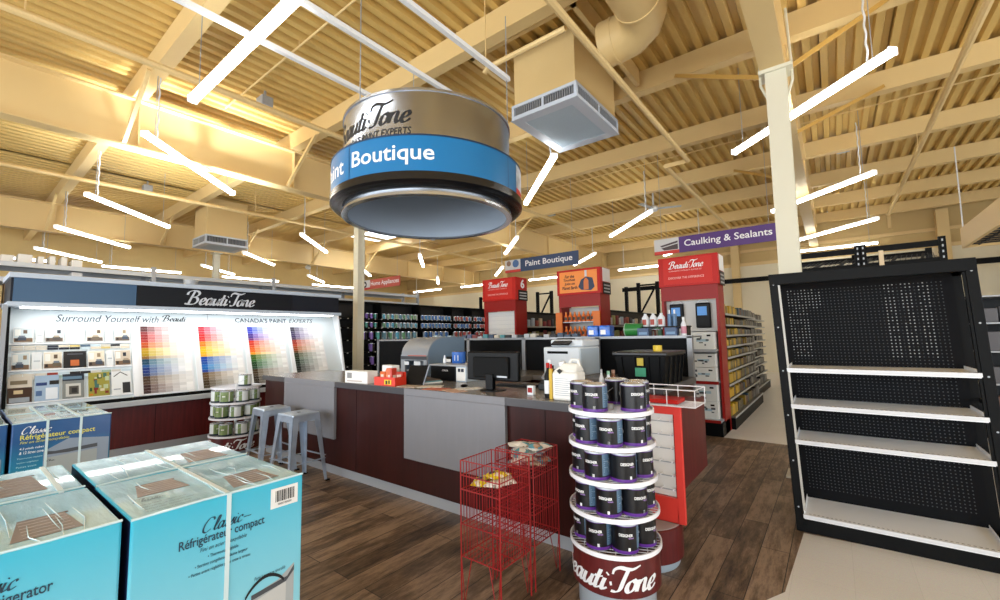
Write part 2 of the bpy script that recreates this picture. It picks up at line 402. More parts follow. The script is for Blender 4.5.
# shop front behind the viewpoint: piers, window frames and panes on two sides
PANE = mat('window_glass', (.9, .95, 1.), .05, alpha=.12)
def shopfront(nm, a0, a1, fix, axis, n, idx):
    mb = MB(); f = (lambda u0, u1, v0, v1, z0, z1: mb.box(u0, u1, v0, v1, z0, z1)) if axis == 'y' else (lambda u0, u1, v0, v1, z0, z1: mb.box(v0, v1, u0, u1, z0, z1))
    f(a0, a1, fix-.1, fix+.1, 4.0, ZD+.2); f(a0, a1, fix-.1, fix+.1, 0, .3)
    w = (a1-a0)/n
    for i in range(n+1): u = a0+w*i; f(max(a0, u-.15), min(a1, u+.15), fix-.1, fix+.1, .3, 4.0)
    struct(nm, mb, WALLL)
    for i in range(n):
        u0, u1 = a0+w*i+.15, a0+w*(i+1)-.15; mb = MB(); g = (lambda p, q, r_, s_: mb.box(p, q, fix-.04, fix+.04, r_, s_)) if axis == 'y' else (lambda p, q, r_, s_: mb.box(fix-.04, fix+.04, p, q, r_, s_))
        g(u0, u1, .3, .36); g(u0, u1, 3.94, 4.0); g(u0, u0+.06, .36, 3.94); g(u1-.06, u1, .36, 3.94); g((u0+u1)/2-.03, (u0+u1)/2+.03, .36, 3.94)
        fr = struct('window_%d' % (idx+i), mb, GREYM); mb = MB()
        (mb.box(u0+.06, u1-.06, fix-.006, fix+.006, .36, 3.94) if axis == 'y' else mb.box(fix-.006, fix+.006, u0+.06, u1-.06, .36, 3.94))
        struct('window_pane', mb, PANE, parent=fr)
shopfront('wall_front', XL, XR, YF-.1, 'y', 8, 1)
shopfront('wall_right', YF, YB, XR+.1, 'x', 6, 9)
# girders on columns, joists across them
GX = (-.36, -8.33, -16.3)
for x in GX:
    mb = MB().box(x-.12, x+.12, YF, YB-.1, 4.48, 4.505).box(x-.12, x+.12, YF, YB-.1, 5.235, 5.26).box(x-.012, x+.012, YF, YB-.1, 4.505, 5.235)
    for k in range(-2, 8):
        y = 1.67+2.41*k
        mb.box(x-.1, x+.1, y-.008, y+.008, 4.505, 5.235)
    struct('roof_girder', mb, BEAM)
for k in range(-3, 8):
    y = 1.57+2.41*k
    mb = MB().box(XL, XR, y, y+.17, 5.26, ZD-.002)
    struct('roof_joist', mb, BEAM)
for x, y in ((-.335, 5.65), (-8.36, 5.65), (-16.3, 5.5)):
    w = .10 if x > -1 else .085
    mb = MB().box(x-w, x+w, y-w, y-w+.03, 0, 4.44).box(x-w, x+w, y+w-.03, y+w, 0, 4.44).box(x-w+.02, x+w-.02, y-w+.01, y+w-.01, 0, 4.44)
    mb.box(x-.16, x+.16, y-.13, y+.13, 4.44, 4.48).box(x-.16, x+.16, y-.16, y+.16, 0, .02)
    c = struct('column', mb, COLM)
    if x > -1:
        for s, dy in ((-1, -.04), (1, .03)):
            t = MB().tube([(x+s*.06, y+dy, 1.6), (x+s*.075, y+dy, 3.9), (x+s*.085, y+dy, 4.15), (x+s*.15, y+dy-.02, 4.33), (x+s*.15, y+dy, 4.5), (x+s*.13, y+dy, 5.2)], .014, 8)
            struct('column_conduit', t, COLM)
# slanting flange braces between girders and joists
def brace(p, q): struct('roof_brace', MB().bar(p, q, .05, .05), mat('ochre_brace_paint', '#c79c4e', .5))
brace((-.45, 5.75, 4.5), (-1.6, 6.4, 5.3)); brace((-.27, 5.75, 4.5), (.75, 6.4, 5.3))
brace((-.27, 7.7, 4.5), (.85, 8.75, 5.3)); brace((-.45, 10.1, 4.5), (-1.6, 11.15, 5.3))
for gx in GX[1:]:
    for y in (1.5, 3.95, 6.3, 8.8, 11.2):
        struct('roof_brace', MB().bar((gx+.1, y, 4.52), (gx+1.05, y+.05, 5.3), .05, .05), BEAM)
# pipes and conduits under the roof
def pipe(name, pts, r, m, label, cat='pipe', group=None):
    a = Vector(pts[0]); t = thing(name, label, cat, a, group=group)
    obj('pipe_run', MB().tube([Vector(p)-a for p in pts], r, 8), m, t, smooth=True)
    b = Vector(pts[1]); n = max(2, int((b-a).length/4.8))
    for i in range(1, n):
        p = (b-a)*(i/n)
        obj('hanger', MB().cyl((p.x, p.y, p.z), (p.x, p.y, ZD+.02-a.z), .008, 5), m, t)
    return t
pipe('sprinkler_pipe', [(-6.4, YF, 4.93), (-6.4, 13, 4.93)], .045, BEAM, 'cream sprinkler pipe running under the roof left of the round hanging sign')
pipe('sprinkler_pipe', [(-1.9, YF, 4.65), (-1.9, 8.12, 4.65), (-2.3, 8.12, 4.65), (-2.3, 15, 4.65)], .04, BEAM, 'cream sprinkler pipe with a sideways jog above the square ceiling diffuser')
pipe('sprinkler_pipe', [(1.5, YF, 4.93), (1.5, 17, 4.93), (1.5, 17, 4.5)], .045, BEAM, 'cream sprinkler pipe crossing the joists right of the off-white column')
pipe('pipe_branch', [(-3.05, 3.72, 4.60), (-3.0, 3.72, 4.65), (-1.97, 3.72, 4.65)], .03, BEAM, 'short cream pipe branch ending beside the square ceiling diffuser')
pipe('sprinkler_pipe', [(-12.2, YF, 4.93), (-12.2, 16, 4.93)], .045, BEAM, 'cream sprinkler pipe passing the bright skylight bay')
pipe('sprinkler_pipe', [(-18.6, YF, 4.93), (-18.6, 16, 4.93)], .045, BEAM, 'cream sprinkler pipe beyond the furthest girder on the left')
for k, (x, lb) in enumerate(((-4.36, 'white ceiling channel passing left of the round hanging sign, furthest left of three'), (-3.55, 'white ceiling channel ending above the middle of the round hanging sign'), (-2.83, 'white ceiling channel passing right above the round hanging sign'))):
    o = obj('ceiling_channel', MB().box(x-.025, x+.025, -1.5, 3.9, 4.5, 4.55), WHITE)
    tag(o, lb, 'channel', 'white ceiling channels holding the round sign')
for x, y0, y1, lb in ((-5.4, -2., 8., 'thin cream conduit along the deck left of the round sign'), (-7.2, -2., 8., 'thin cream conduit along the deck beside the left girder'), (-10.2, -2., 12., 'thin cream conduit along the deck beyond the left girder'), (.6, 3., 15., 'thin cream conduit along the deck right of the off-white column')):
    pass
for y, x0, x1, lb in ((2.75, -8., -3., 'thin cream conduit crossing under the deck behind the first sensor box'), (2.25, -8., -3.3, 'thin cream conduit crossing under the deck by the first long lamp'), (9.9, -7, 4., 'thin cream conduit crossing the deck behind the off-white column')):
    pipe('ceiling_conduit', [(x0, y, 5.5), (x1, y, 5.5)], .014, BEAM, lb, 'conduit')
for x, y, lb in ((-7.09, 3.0, 'small grey sensor box under the deck above the left girder'), (-13.45, 2.95, 'small grey sensor box beyond the left girder near the bright skylight'), (.4, 11.5, 'small grey sensor box right of the off-white column'), (-6.85, 11.6, 'small grey sensor box behind the ceiling fan')):
    t = thing('sensor_box', lb, 'sensor', (x, y, 5.3), group='ceiling sensor boxes')
    obj('housing', MB().box(-.11, .11, -.09, .09, 0, .16), GREYM, t, bevel=.012)
    obj('bracket', MB().box(-.015, .015, -.015, .015, .16, .36), GREYM, t)

# ------------------------------------------------------------------ fluorescent lamps
def make_lamp(lb, loc, rz):
    t = thing('strip_light', lb, 'lamp', loc, rz, 'hanging fluorescent strip lights')
    obj('housing', MB().box(-1.18, 1.18, -.028, .028, .0, .04), WHITE, t, bevel=.008)
    pr = [(.055*math.sin(a), -.055*math.cos(a)+.0) for a in [R(-90+180*i/10) for i in range(11)]]
    mb = MB(); vs = [(-1.19, y, z) for y, z in pr]+[(1.19, y, z) for y, z in pr]
    mb.add(vs, [(i, 11+i, 12+i, i+1) for i in range(10)]+[tuple(range(11)), tuple(range(21, 10, -1))])
    obj('lens', mb, TUBE, t, smooth=True)
    for s in (-1, 1): obj('end_cap', MB().box(s*1.2-.015, s*1.2+.015, -.054, .054, -.054, .04), mat('translucent_end_cap', (.95, .95, .92), .4, emit=.6), t, bevel=.02)
    for s in (-1, 1): obj('hanger_wire', MB().cyl((s, 0, .04), (s, 0, 1.24), .005, 5), GREYM, t)
    zz = [(-.95+.006*math.sin(i*1.3), .006*math.cos(i*1.3), .04+i*.04) for i in range(26)]
    obj('power_cord', MB().tube(zz, .011, 5), WPLAS, t)
    return t
ZL = 4.33
lamps = [(-8.0, 2.36, 135, 'strip light hanging in front of the left girder, over the colour display'),
 (-11.8, 2.36, 135, 'strip light hanging just beyond the left girder under the bright bay'),
 (-15.4, 2.36, 135, 'strip light left of the far ceiling diffuser, third along the left row'),
 (-19.1, 2.36, 135, 'strip light far left above the end of the storage rack'),
 (-4.50, 1.62, 180, 'large bright strip light at top left, nearest of all the lamps'),
 (-.20, 6.55, 135, 'long strip light crossing right in front of the off-white column'),
 (-4.13, 6.55, 135, 'steep strip light between the round sign and the square diffuser'),
 (-11.9, 6.55, 135, 'strip light left of the round sign, above the colour swatches'),
 (-15.5, 6.55, 135, 'strip light just right of the far ceiling diffuser'),
 (-19.1, 6.55, 135, 'strip light crossing behind the pole under the far diffuser'),
 (-.1, 10.85, 135, 'strip light right of the off-white column, second one up'),
 (-4.0, 10.65, 135, 'strip light hanging in front of the ceiling fan'),
 (-7.8, 10.7, 135, 'small steep strip light directly below the right rim of the round sign'),
 (-11.8, 10.6, 135, 'small strip light seen below the middle of the round sign'),
 (-15.4, 10.7, 135, 'strip light just right of the pole behind the round sign'),
 (-18.9, 10.5, 135, 'short far strip light left of the pole behind the round sign'),
 (.2, 15.1, 135, 'strip light right of the off-white column, third one up'),
 (-3.8, 14.9, 135, 'strip light behind the purple aisle sign'),
 (-7.2, 14.5, 135, 'tiny strip light right of the paint aisle sign'),
 (-11.3, 14.6, 135, 'tiny strip light left of the paint aisle sign'),
 (-15.4, 14.9, 135, 'tiny strip light above the dark paint shelf'),
 (.1, 18.3, 0, 'strip light along the back wall right of the off-white column'),
 (-6.1, 18.0, 0, 'strip light along the back wall left of the purple aisle sign'),
 (-10.8, 18.0, 0, 'strip light along the back wall under the paint aisle sign'),
 (-15.3, 17.8, 0, 'strip light along the back wall left of the nearest red aisle header'),
 (-19.2, 17.7, 0, 'strip light along the back wall above the dark paint shelf'),
 (-20.9, 1.0, 90, 'strip light along the left wall at the far left edge'),
 (-20.9, 4.6, 90, 'strip light along the left wall left of the far diffuser'),
 (-20.9, 8.5, 90, 'strip light along the left wall right of the pole under the far diffuser'),
 (-20.9, 12.6, 90, 'strip light along the left wall above the end of the colour display')]
l0 = None
for x, y, a, lb in lamps:
    if l0 is None: l0 = make_lamp(lb, (x, y, ZL), R(a))
    else: dup(l0, (x, y, ZL), R(a), lb)

# ------------------------------------------------------------------ ceiling air diffusers, duct, fan
def diffuser(lb, x0, x1, y0, y1, zb, zt, ztop, name='air_diffuser'):
    cx, cy = (x0+x1)/2, (y0+y1)/2
    t = thing(name, lb, 'air diffuser', (cx, cy, zb), group='square ceiling diffusers')
    w, h = (x1-x0)/2, (y1-y0)/2; H_ = zt-zb
    obj('supply_box', MB().box(-w+.03, w-.03, -h+.03, h-.03, H_, ztop-zb), BEAM, t, bevel=.006)
    fr = MB(); 
    for z0, z1 in ((0, .05), (H_-.04, H_)):
        fr.box(-w, w, -h, -h+.03, z0, z1).box(-w, w, h-.03, h, z0, z1).box(-w, -w+.03, -h+.03, h-.03, z0, z1).box(w-.03, w, -h+.03, h-.03, z0, z1)
    for sx in (-1, 1):
        for sy in (-1, 1): fr.box(sx*w-.04 if sx > 0 else sx*w, sx*w if sx > 0 else sx*w+.04, sy*h-.04 if sy > 0 else sy*h, sy*h if sy > 0 else sy*h+.04, .05, H_-.04)
    fr.box(-.015, .015, -h, -h+.03, .05, H_-.04).box(w-.03, w, -.015, .015, .05, H_-.04)
    obj('grille_frame', fr, mat('white_grille_enamel', '#c9d2de', .35), t)
    obj('plenum', MB().box(-w+.06, w-.06, -h+.06, h-.06, .03, H_), mat('dark_grille_void', '#3a4048', .7), t)
    lv = MB(); n = 26
    for i in range(n):
        a = -w+.05+(2*w-.1)*(i+.5)/n; b = -h+.05+(2*h-.1)*(i+.5)/n
        lv.box(a-.005, a+.005, -h+.005, -h+.05, .05, H_-.04).box(w-.05, w-.005, b-.005, b+.005, .05, H_-.04)
        lv.box(-w+.005, -w+.05, b-.005, b+.005, .05, H_-.04)
    obj('louvre_blades', lv, GREYM, t)
    obj('bottom_panel', MB().box(-w+.139, w-.139, -h+.139, h-.139, -.008, .02), mat('pale_grey_diffuser_panel', '#b5c8d6', .55, noise=.06, nscale=90), t)
    fl = MB(); fl.box(-w-.012, w+.012, -h-.012, -h+.14, -.012, -.002).box(-w-.012, w+.012, h-.14, h+.012, -.012, -.002).box(-w-.012, -w+.14, -h+.14, h-.14, -.012, -.002).box(w-.14, w+.012, -h+.14, h-.14, -.012, -.002)
    obj('bottom_rim', fl, mat('white_grille_enamel', '#c9d2de', .35), t)
    return t
diffuser('large square white diffuser on a cream box above the service counter', -3.38, -2.37, 4.72, 6.05, 4.53, 4.74, 5.56)
diffuser('far square white diffuser on a cream box over the left pole', -14.6, -13.6, 4.3, 5.4, 4.25, 4.5, 5.56)
t = thing('round_duct', 'large ribbed round cream duct bending above the square diffuser', 'duct', (-1.52, 4.82, 5.0))
def bend(pts, r): return MB().tube(pts, r, 24)
mb = MB(); path = []
mb.tube([(-.45, -.12, .0), (-.30, -.12, .0), (-.12, -.14, .0), (.02, -.22, .02), (.10, -.36, .03), (.12, -.52, .03), (.12, -1.05, .03), (.09, -1.22, .03), (-.02, -1.36, .03), (-.18, -1.42, .03), (-.42, -1.42, .03)], .255, 28)
obj('duct_pipe', mb, BEAM, t, smooth=True)
for p, q in (((.12, -.55, .03), (.12, -.58, .03)), ((.12, -1.0, .03), (.12, -1.03, .03)), ((-.2, -1.42, .03), (-.22, -1.42, .03)), ((-.28, -.12, 0), (-.31, -.12, 0))): obj('duct_seam', MB().cyl(p, q, .264, 28), BEAM, t, smooth=True)
struct('roof_curb', MB().box(-3.7, -2.1, 4.2, 4.26, 5.3, 5.56).box(-3.7, -3.64, 4.2, 6.3, 5.3, 5.56).box(-2.16, -2.1, 4.2, 6.3, 5.3, 5.56), BEAM)
t = thing('ceiling_fan', 'white ceiling fan with two visible blades, hanging beyond the square diffuser', 'fan', (-3.78, 12., 4.98))
obj('down_rod', MB().cyl((0, 0, .1), (0, 0, .6), .025, 10), WPLAS, t, smooth=True)
obj('motor', MB().lathe([(0, -.05), (.10, -.04), (.13, .0), (.13, .06), (.07, .11), (0, .12)], n=24), WPLAS, t, smooth=True)
for k in range(3):
    a = R(20+120*k); mb = MB().box(.12, .72, -.065, .065, .02, .035).rz(a)
    obj('blade', mb, mat('pale_grey_blade', '#b9bdc2', .4), t)
for x, y, lb in ((-9.6, 9.1, 'small white security camera hanging left of the tiny lamp below the round sign'), (-17.6, 9.4, 'round white security camera dome left of the pole behind the round sign')):
    t = thing('security_camera', lb, 'camera', (x, y, 4.6))
    obj('mount', MB().cyl((0, 0, .1), (0, 0, .9), .02, 8), WPLAS, t); obj('camera_body', MB().sphere((0, 0, 0), .12, sz=.8), WPLAS, t, smooth=True)
# hanging canopy far right
t = thing('hanging_canopy', 'tan hanging canopy with a dark mesh underside at the right edge', 'canopy', (2.3, 11.5, 3.22))
obj('fascia', MB().box(-.03, .03, -3.5, 1.7, .0, .42), BEAM, t); obj('end_fascia', MB().box(.03, 3.2, 1.64, 1.7, 0, .42), BEAM, t)
mb = MB()
for i in range(18): mb.box(.03, 3.2, -3.4+i*.28, -3.37+i*.28, .02, .05)
for i in range(8): mb.box(.2+i*.4, .22+i*.4, -3.5, 1.65, .03, .06)
obj('mesh', mb, DARKP, t)
obj('hanger_rod', MB().cyl((0, 1.6, .42), (0, 1.6, 2.2), .012, 6), WHITE, t); obj('hanger_rod', MB().cyl((0, -2.6, .42), (0, -2.6, 2.2), .012, 6), WHITE, t)

t = thing('added_uplight', 'small grey lamp added for a ceiling glow, on top of the colour display header', 'lamp', (-7.80, 2.3, 2.386))  # invented fixture, added to make the glow on the left girder and deck
obj('added_uplight_body', MB().lathe([(0, 0), (.08, 0), (.10, .08), (.09, .085), (.05, .03), (0, .03)], n=24), GREYM, t, smooth=True)
l = bpy.data.lights.new('added_uplight_beam', 'SPOT'); l.energy = ADDED_UPL; l.spot_size = R(80); l.spot_blend = 1.; l.shadow_soft_size = .3; l.color = (.86, .93, 1.)  # spot aimed up at the roof, added only for that glow
o = bpy.data.objects.new('added_uplight_beam', l); COL.objects.link(o); o.location = (-7.80, 2.3, 2.50); o.rotation_euler = (Vector((-9.5, 2.6, 5.4))-Vector((-7.8, 2.3, 2.5))).to_track_quat('-Z', 'Y').to_euler()
# ------------------------------------------------------------------ paint colour display along the left
DX0, DX1 = .46, 4.93
t = thing('colour_display', 'long paint colour display with dark lettered header and swatch panels over maroon base', 'paint display', (-7.9, 2.7, 0))
obj('base_panel', MB().box(-8.3, -7.75, DX0, DX1, .10, .66), MAROON, t, world=True, bevel=.003)
for y in (.98, 1.92, 2.9, 3.75): obj('panel_joint', MB().box(-7.752, -7.747, y, y+.006, .11, .655), BLACKM, t, world=True)
obj('toe_kick', MB().box(-8.28, -7.74, DX0, DX1, 0, .10), GREYM, t, world=True)
obj('ledge', MB().box(-8.2, -7.62, DX0-.02, DX1+.02, .66, .735), mat('pale_grey_ledge', '#b9bec2', .35), t, world=True, bevel=.008)
def SL(y, s, lift=.0):                                # a point on the leaning board
    return Vector((-7.72-.37*s+lift*.933, y, .80+.96*s+lift*.36))
def on_board(x0, x1, s0, s1, th, lift=0.):
    mb = MB(); a = [SL(x0, s0, lift), SL(x1, s0, lift), SL(x1, s1, lift), SL(x0, s1, lift)]; b = [SL(x0, s0, lift+th), SL(x1, s0, lift+th), SL(x1, s1, lift+th), SL(x0, s1, lift+th)]
    return mb.hexa(a, b)
obj('leaning_board', on_board(DX0+.03, DX1-.03, -.08, 1.28, .02, -.02), mat('pale_board', '#dfe9ec', .5), t, world=True)
obj('board_rail', MB().hexa([SL(DX0, -.09, .0), SL(DX1, -.09, .0), SL(DX1, -.04, .0), SL(DX0, -.04, .0)], [SL(DX0, -.09, .05), SL(DX1, -.09, .05), SL(DX1, -.04, .05), SL(DX0, -.04, .05)]), BLACKM, t, world=True)
obj('back_panel', MB().box(-8.55, -8.5, DX0, DX1, .1, 2.3), BLACKM, t, world=True)
for y, m, nm in ((DX0, BLACKM, 'left_side_frame'), (DX1-.03, WHITE, 'right_side_fin')):
    mb = MB(); mb.prism([(-8.3, .7), (-7.68, .74), (-7.98, 2.0), (-8.3, 2.0)], y, y+.03, 'y'); obj(nm, mb, m, t, world=True)
obj('left_post', MB().box(-7.72, -7.66, DX0-.05, DX0-.01, .7, 2.0), ALU, t, world=True)
hd = MB().box(-8.55, -7.68, DX0, 4.74, 2.03, 2.34)
header = obj('header', hd, mat('header_navy_black', '#121722', .5, spec=.25), t, world=True)
obj('header_face', MB().box(-7.68, -7.655, DX0+.02, 1.62, 2.035, 2.325), mat('header_blue', '#365a7c', .45), header, world=True)
obj('header_face', MB().box(-7.68, -7.655, 1.625, 3.80, 2.035, 2.325), mat('header_black', '#0d1017', .5, spec=.25), header, world=True)
obj('header_face', MB().box(-7.68, -7.655, 3.805, 4.72, 2.035, 2.325), mat('header_slate', '#151a25', .5, spec=.25), header, world=True)
obj('header_trim', MB().box(-8.55, -7.62, DX0-.02, 4.76, 2.325, 2.385).box(-8.5, -7.62, DX0-.02, 4.76, 1.985, 2.035), mat('pale_header_trim', '#bcc8d6', .4), header, world=True)
obj('light_strip', MB().box(-7.9, -7.72, DX0+.1, 4.65, 1.97, 1.984), mat('display_light_strip', (1., .98, .95), .5, emit=6.), header, world=True)
letters(plane_map(script2d('Beauti.Tone', 1.0, .235, .17, .05), (-7.655, 2.18, 2.075), (0, 1, 0), (0, 0, 1)), mat('silver_lettering', '#d3d7de', .35), header)
U, V = (0, 1, 0), (-.36, 0, .933)
bt = mat('board_title_ink', '#2f3b4a', .6)
letters(plane_map(text2d('Surround Yourself with', 1.10, .105, 0, .35), SL(.90, 1.06), U, V, .003), bt, t)
letters(plane_map(script2d('Beauti', .33, .11), SL(2.03, 1.08), U, V, .003), mat('board_logo_ink', '#17202c', .6), t)
letters(plane_map(text2d("CANADA'S PAINT", .88, .085, .012), SL(3.06, 1.08), U, V, .003), bt, t)
letters(plane_map(text2d('EXPERTS', .48, .085, 0, .45), SL(3.98, 1.085), U, V, .003), bt, t)
obj('board_joint', on_board(2.65, 2.656, 1.02, 1.25, .003), GREYM, t, world=True)
# colour chip panels
def mixc(a, b, k): return tuple(x*(1-k)+y*k for x, y in zip(a, b))
PAN = [
 ('#8f1d34 #b3263c #c42f33 #d04a2a #d98b1e #dfc21c #d8c41f #b9953f #24859e #2a88bc #3472b4 #275a9a #8c7150 #8a6a4a #7d4f45 #6c3b3f'.split(), 1.77),
 ('#d81e68 #e8245e #ee2f3a #f04038 #fbb41c #ffd414 #ffdc18 #fcd016 #1184d0 #0f8ad2 #18a8dc #1272c8 #a58a5c #93784c #86744c #7a6a48'.split(), 2.50),
 ('#2f66d0 #4560d0 #7a38b8 #a02ca6 #e2641d #ee8213 #f5a50e #f8c70c #8aa81c #3f9b2d #17873a #0d7a4e #8a7550 #7d6a4a #6f6248 #635840'.split(), 3.23),
 ('#43306e #4c3180 #5a2f8a #6b3d7d #c55a25 #d5702a #c98530 #a87a38 #5f6b2a #3f6a35 #2d5f3c #24503c #44504a #4a5248 #5a5548 #4e4a40'.split(), 3.98)]
for hues, y0 in PAN:
    w = .70; nc = 7; nr = 24
    p = obj('swatch_panel', on_board(y0-.07, y0+w-.08, -.02, 1.0, .008), WHITE, t, world=True)
    mb = MB()
    for r_ in range(nr):
        c = mixc(hx(hues[min(15, int(r_*16/24))]), (.9, .9, .88), .04+(.10 if r_ % 3 == 2 else 0))
        for q in range(nc):
            k = min(.99, (q/(nc-1))**.55*1.03); j = 1+random.uniform(-.05, .05)
            mb.col = tuple(min(1, v*j) for v in mixc(c, (.96, .96, .95), k))
            ya = y0+(w-.10)*q/nc; yb = y0+(w-.10)*(q+1)/nc-.001; sa = 1-(r_+1)/nr; sb = 1-r_/nr-.0015
            mb.quad(SL(ya, sa, .011), SL(yb, sa, .011), SL(yb, sb, .011), SL(ya, sb, .011))
    obj('colour_chip', mb, attr_mat('colour_chip_card', .5), p, world=True)
obj('white_divider', on_board(1.66, 1.735, -.02, 1.0, .02), WHITE, t, world=True)
# card pockets (rails of the leaflets)
rails = on_board(.5, 1.655, .745, .76, .03); 
for s in (.405, .01): rails.join(on_board(.5, 1.655, s, s+.012, .03))
obj('card_rail', rails, WHITE, t, world=True)
for s0, s1 in ((.67, .735), (.30, .375)):
    mb = MB(); n = 11
    for q in range(n):
        for r_ in range(2):
            mb.col = random.choice([hx(c) for c in ('#e4e2dc', '#34496e', '#d9d4c6', '#dfe8ec', '#ece6da', '#c0604a', '#8fa3b3', '#f0ede6', '#40424c', '#e5dab0', '#c5d3ca')]) if q > 2 else hx('#e6e3dc')
            a = .52+1.12*q/n; b = .52+1.12*(q+1)/n-.006; m_ = (s1-s0)/2
            mb.quad(SL(a, s0+m_*r_, .022), SL(b, s0+m_*r_, .022), SL(b, s0+m_*(r_+1)-.004, .022), SL(a, s0+m_*(r_+1)-.004, .022))
    obj('chip_strip', mb, attr_mat('colour_chip_card', .5), t, world=True)
# leaflets standing in the rails
def leaflet(lb, x0, x1, s0, s1, style):
    o = obj('leaflet', on_board(x0, x1, s0, s1, .006, .02), PAPER, loc=tuple(SL((x0+x1)/2, s0)), world=True); tag(o, lb, 'leaflet', 'leaflets on the colour display')
    rnd = random.Random(lb); mb = MB(); lift = .028
    def rc(a, b, c, d, col, dl=0.):
        mb.col = hx(col); f = lambda u, v: SL(x0+(x1-x0)*u, s0+(s1-s0)*v, lift+dl); mb.quad(f(a, c), f(b, c), f(b, d), f(a, d))
    if style == 'room':
        wall = rnd.choice(['#ece7dc', '#e3e9ea', '#efeadf', '#e4ddd2']); rc(.04, .96, .30, .96, wall); rc(.04, .96, .04, .30, rnd.choice(['#b09d86', '#c2b29c', '#a3968a']), .0005)
        rc(.08, .36, .45, .88, '#f2f2ee', .001); a_ = rnd.uniform(.2, .5); rc(a_, a_+.42, .14, .36, rnd.choice(['#8e8a86', '#a59c8e', '#7a8898']), .001); rc(a_+.05, a_+.36, .34, .46, rnd.choice(['#cfc6b8', '#aab4bd']), .0015); b_ = rnd.uniform(.45, .7); rc(b_, b_+.2, .6, .84, rnd.choice(['#a08f7a', '#5c6878', '#c4b8a4']), .001); rc(.1, .24, .10, .28, '#6c6258', .0015)
    elif style == 'black':
        rc(0, 1, 0, 1, '#1a1c20'); rc(.3, .68, .12, .48, '#e0a878', .001); rc(.15, .85, .80, .86, '#9a9ca2', .001)
    elif style == 'blank': rc(.05, .95, .05, .95, '#eef0f0'); rc(.2, .8, .45, .52, '#d5dadd', .001)
    elif style == 'brown':
        rc(0, 1, 0, .58, '#7d5a2a'); rc(0, 1, .58, 1, '#e6e2da'); rc(.1, .8, .7, .85, '#b3aa99', .001); rc(.25, .62, .34, .48, '#e9dfc8', .001)
        rc(.08, .9, .02, .20, '#c3c8cc', .0012)
    elif style == 'blue':
        rc(0, 1, 0, 1, '#cbd8e4'); rc(.05, .5, .6, .72, '#5b7fae', .001); rc(.6, 1, .62, .78, '#1d2330', .001); rc(.45, .95, .05, .5, '#eef1f3', .001); rc(.05, .3, .2, .4, '#8fa8c4', .001)
    elif style == 'grey':
        rc(0, 1, .72, 1, '#37556e'); rc(0, 1, .0, .72, '#b7bab8'); rc(.15, .85, .08, .6, '#e0e0dc', .001); rc(.3, .75, .16, .5, '#8f8c86', .0015); rc(.42, .66, .22, .42, '#44423f', .002); rc(.0, .9, .78, .9, '#9fb6c4', .001)
    elif style == 'art':
        rc(0, 1, 0, 1, '#c8c37a')
        for k in range(16):
            a, c = rnd.uniform(0, .8), rnd.uniform(0, .85); rc(a, a+rnd.uniform(.1, .25), c, c+rnd.uniform(.06, .2), rnd.choice(['#b53a30', '#4c8a4a', '#e3b04a', '#d9dfc8', '#7fa8a0', '#e9e3d0', '#915f4a']), .001+k*.0001)
    elif style == 'house':
        rc(0, 1, 0, 1, '#f0f1f0'); rc(.55, .95, .04, .5, '#5c6066', .001)
        mb.col = hx('#23262b'); f = lambda u, v: SL(x0+(x1-x0)*u, s0+(s1-s0)*v, lift+.001)
        mb.quad(f(.1, .78), f(.14, .76), f(.46, .94), f(.46, .98)); mb.quad(f(.46, .94), f(.80, .78), f(.84, .80), f(.46, .98)); rc(.1, .45, .2, .24, '#b9bdc2', .001)
    obj('printed_picture', mb, attr_mat('leaflet_print', .5), o, world=False).location = -Vector(o.location)
    return o
L1 = [(.53, .70, 'room'), (.72, .79, 'blank'), (.80, .97, 'room'), (.99, 1.17, 'blank'), (1.19, 1.36, 'room'), (1.38, 1.46, 'blank'), (1.48, 1.645, 'room')]
for i, (a, b, s) in enumerate(L1): leaflet(f'{"room photo" if s == "room" else "blank white"} leaflet in the top row of the colour display, {ORD[i]} from the left', a, b, .77, .965, s)
L2 = [(.52, .675, 'room'), (.69, .78, 'blank'), (.79, .96, 'room'), (.97, 1.185, 'black'), (1.2, 1.37, 'room'), (1.385, 1.46, 'blank'), (1.47, 1.645, 'room')]
for i, (a, b, s) in enumerate(L2): leaflet(f'{dict(room="room photo", blank="blank white", black="black")[s]} leaflet in the middle row of the colour display, {ORD[i]} from the left', a, b, .42, .64, s)
for a, b, s, lb in ((.50, .70, 'brown', 'brown and white leaflet at the left end of the bottom row on the colour display'), (.72, .93, 'blue', 'pale blue leaflet with a dark patch, bottom row of the colour display'), (.96, 1.16, 'grey', 'grey leaflet of a room under a blue band, bottom row of the colour display'), (1.2, 1.41, 'art', 'yellow and red painterly leaflet, bottom row of the colour display'), (1.43, 1.635, 'house', 'white leaflet with a black roof outline, bottom row of the colour display')):
    leaflet(lb, a, b, .025, .34, s)
# pale partition left of the display
t = thing('side_partition', 'grey panel with white top left of the colour display at the left edge', 'partition', (-8.4, -.3, 0))
obj('panel', MB().box(-8.45, -8.38, -1.6, .40, 0, 1.85), mat('slate_grey_panel', '#8d949c', .6), t, world=True, bevel=.004)
obj('top_panel', MB().box(-8.47, -8.36, -1.6, .40, 1.85, 2.25), WHITE, t, world=True, bevel=.004)
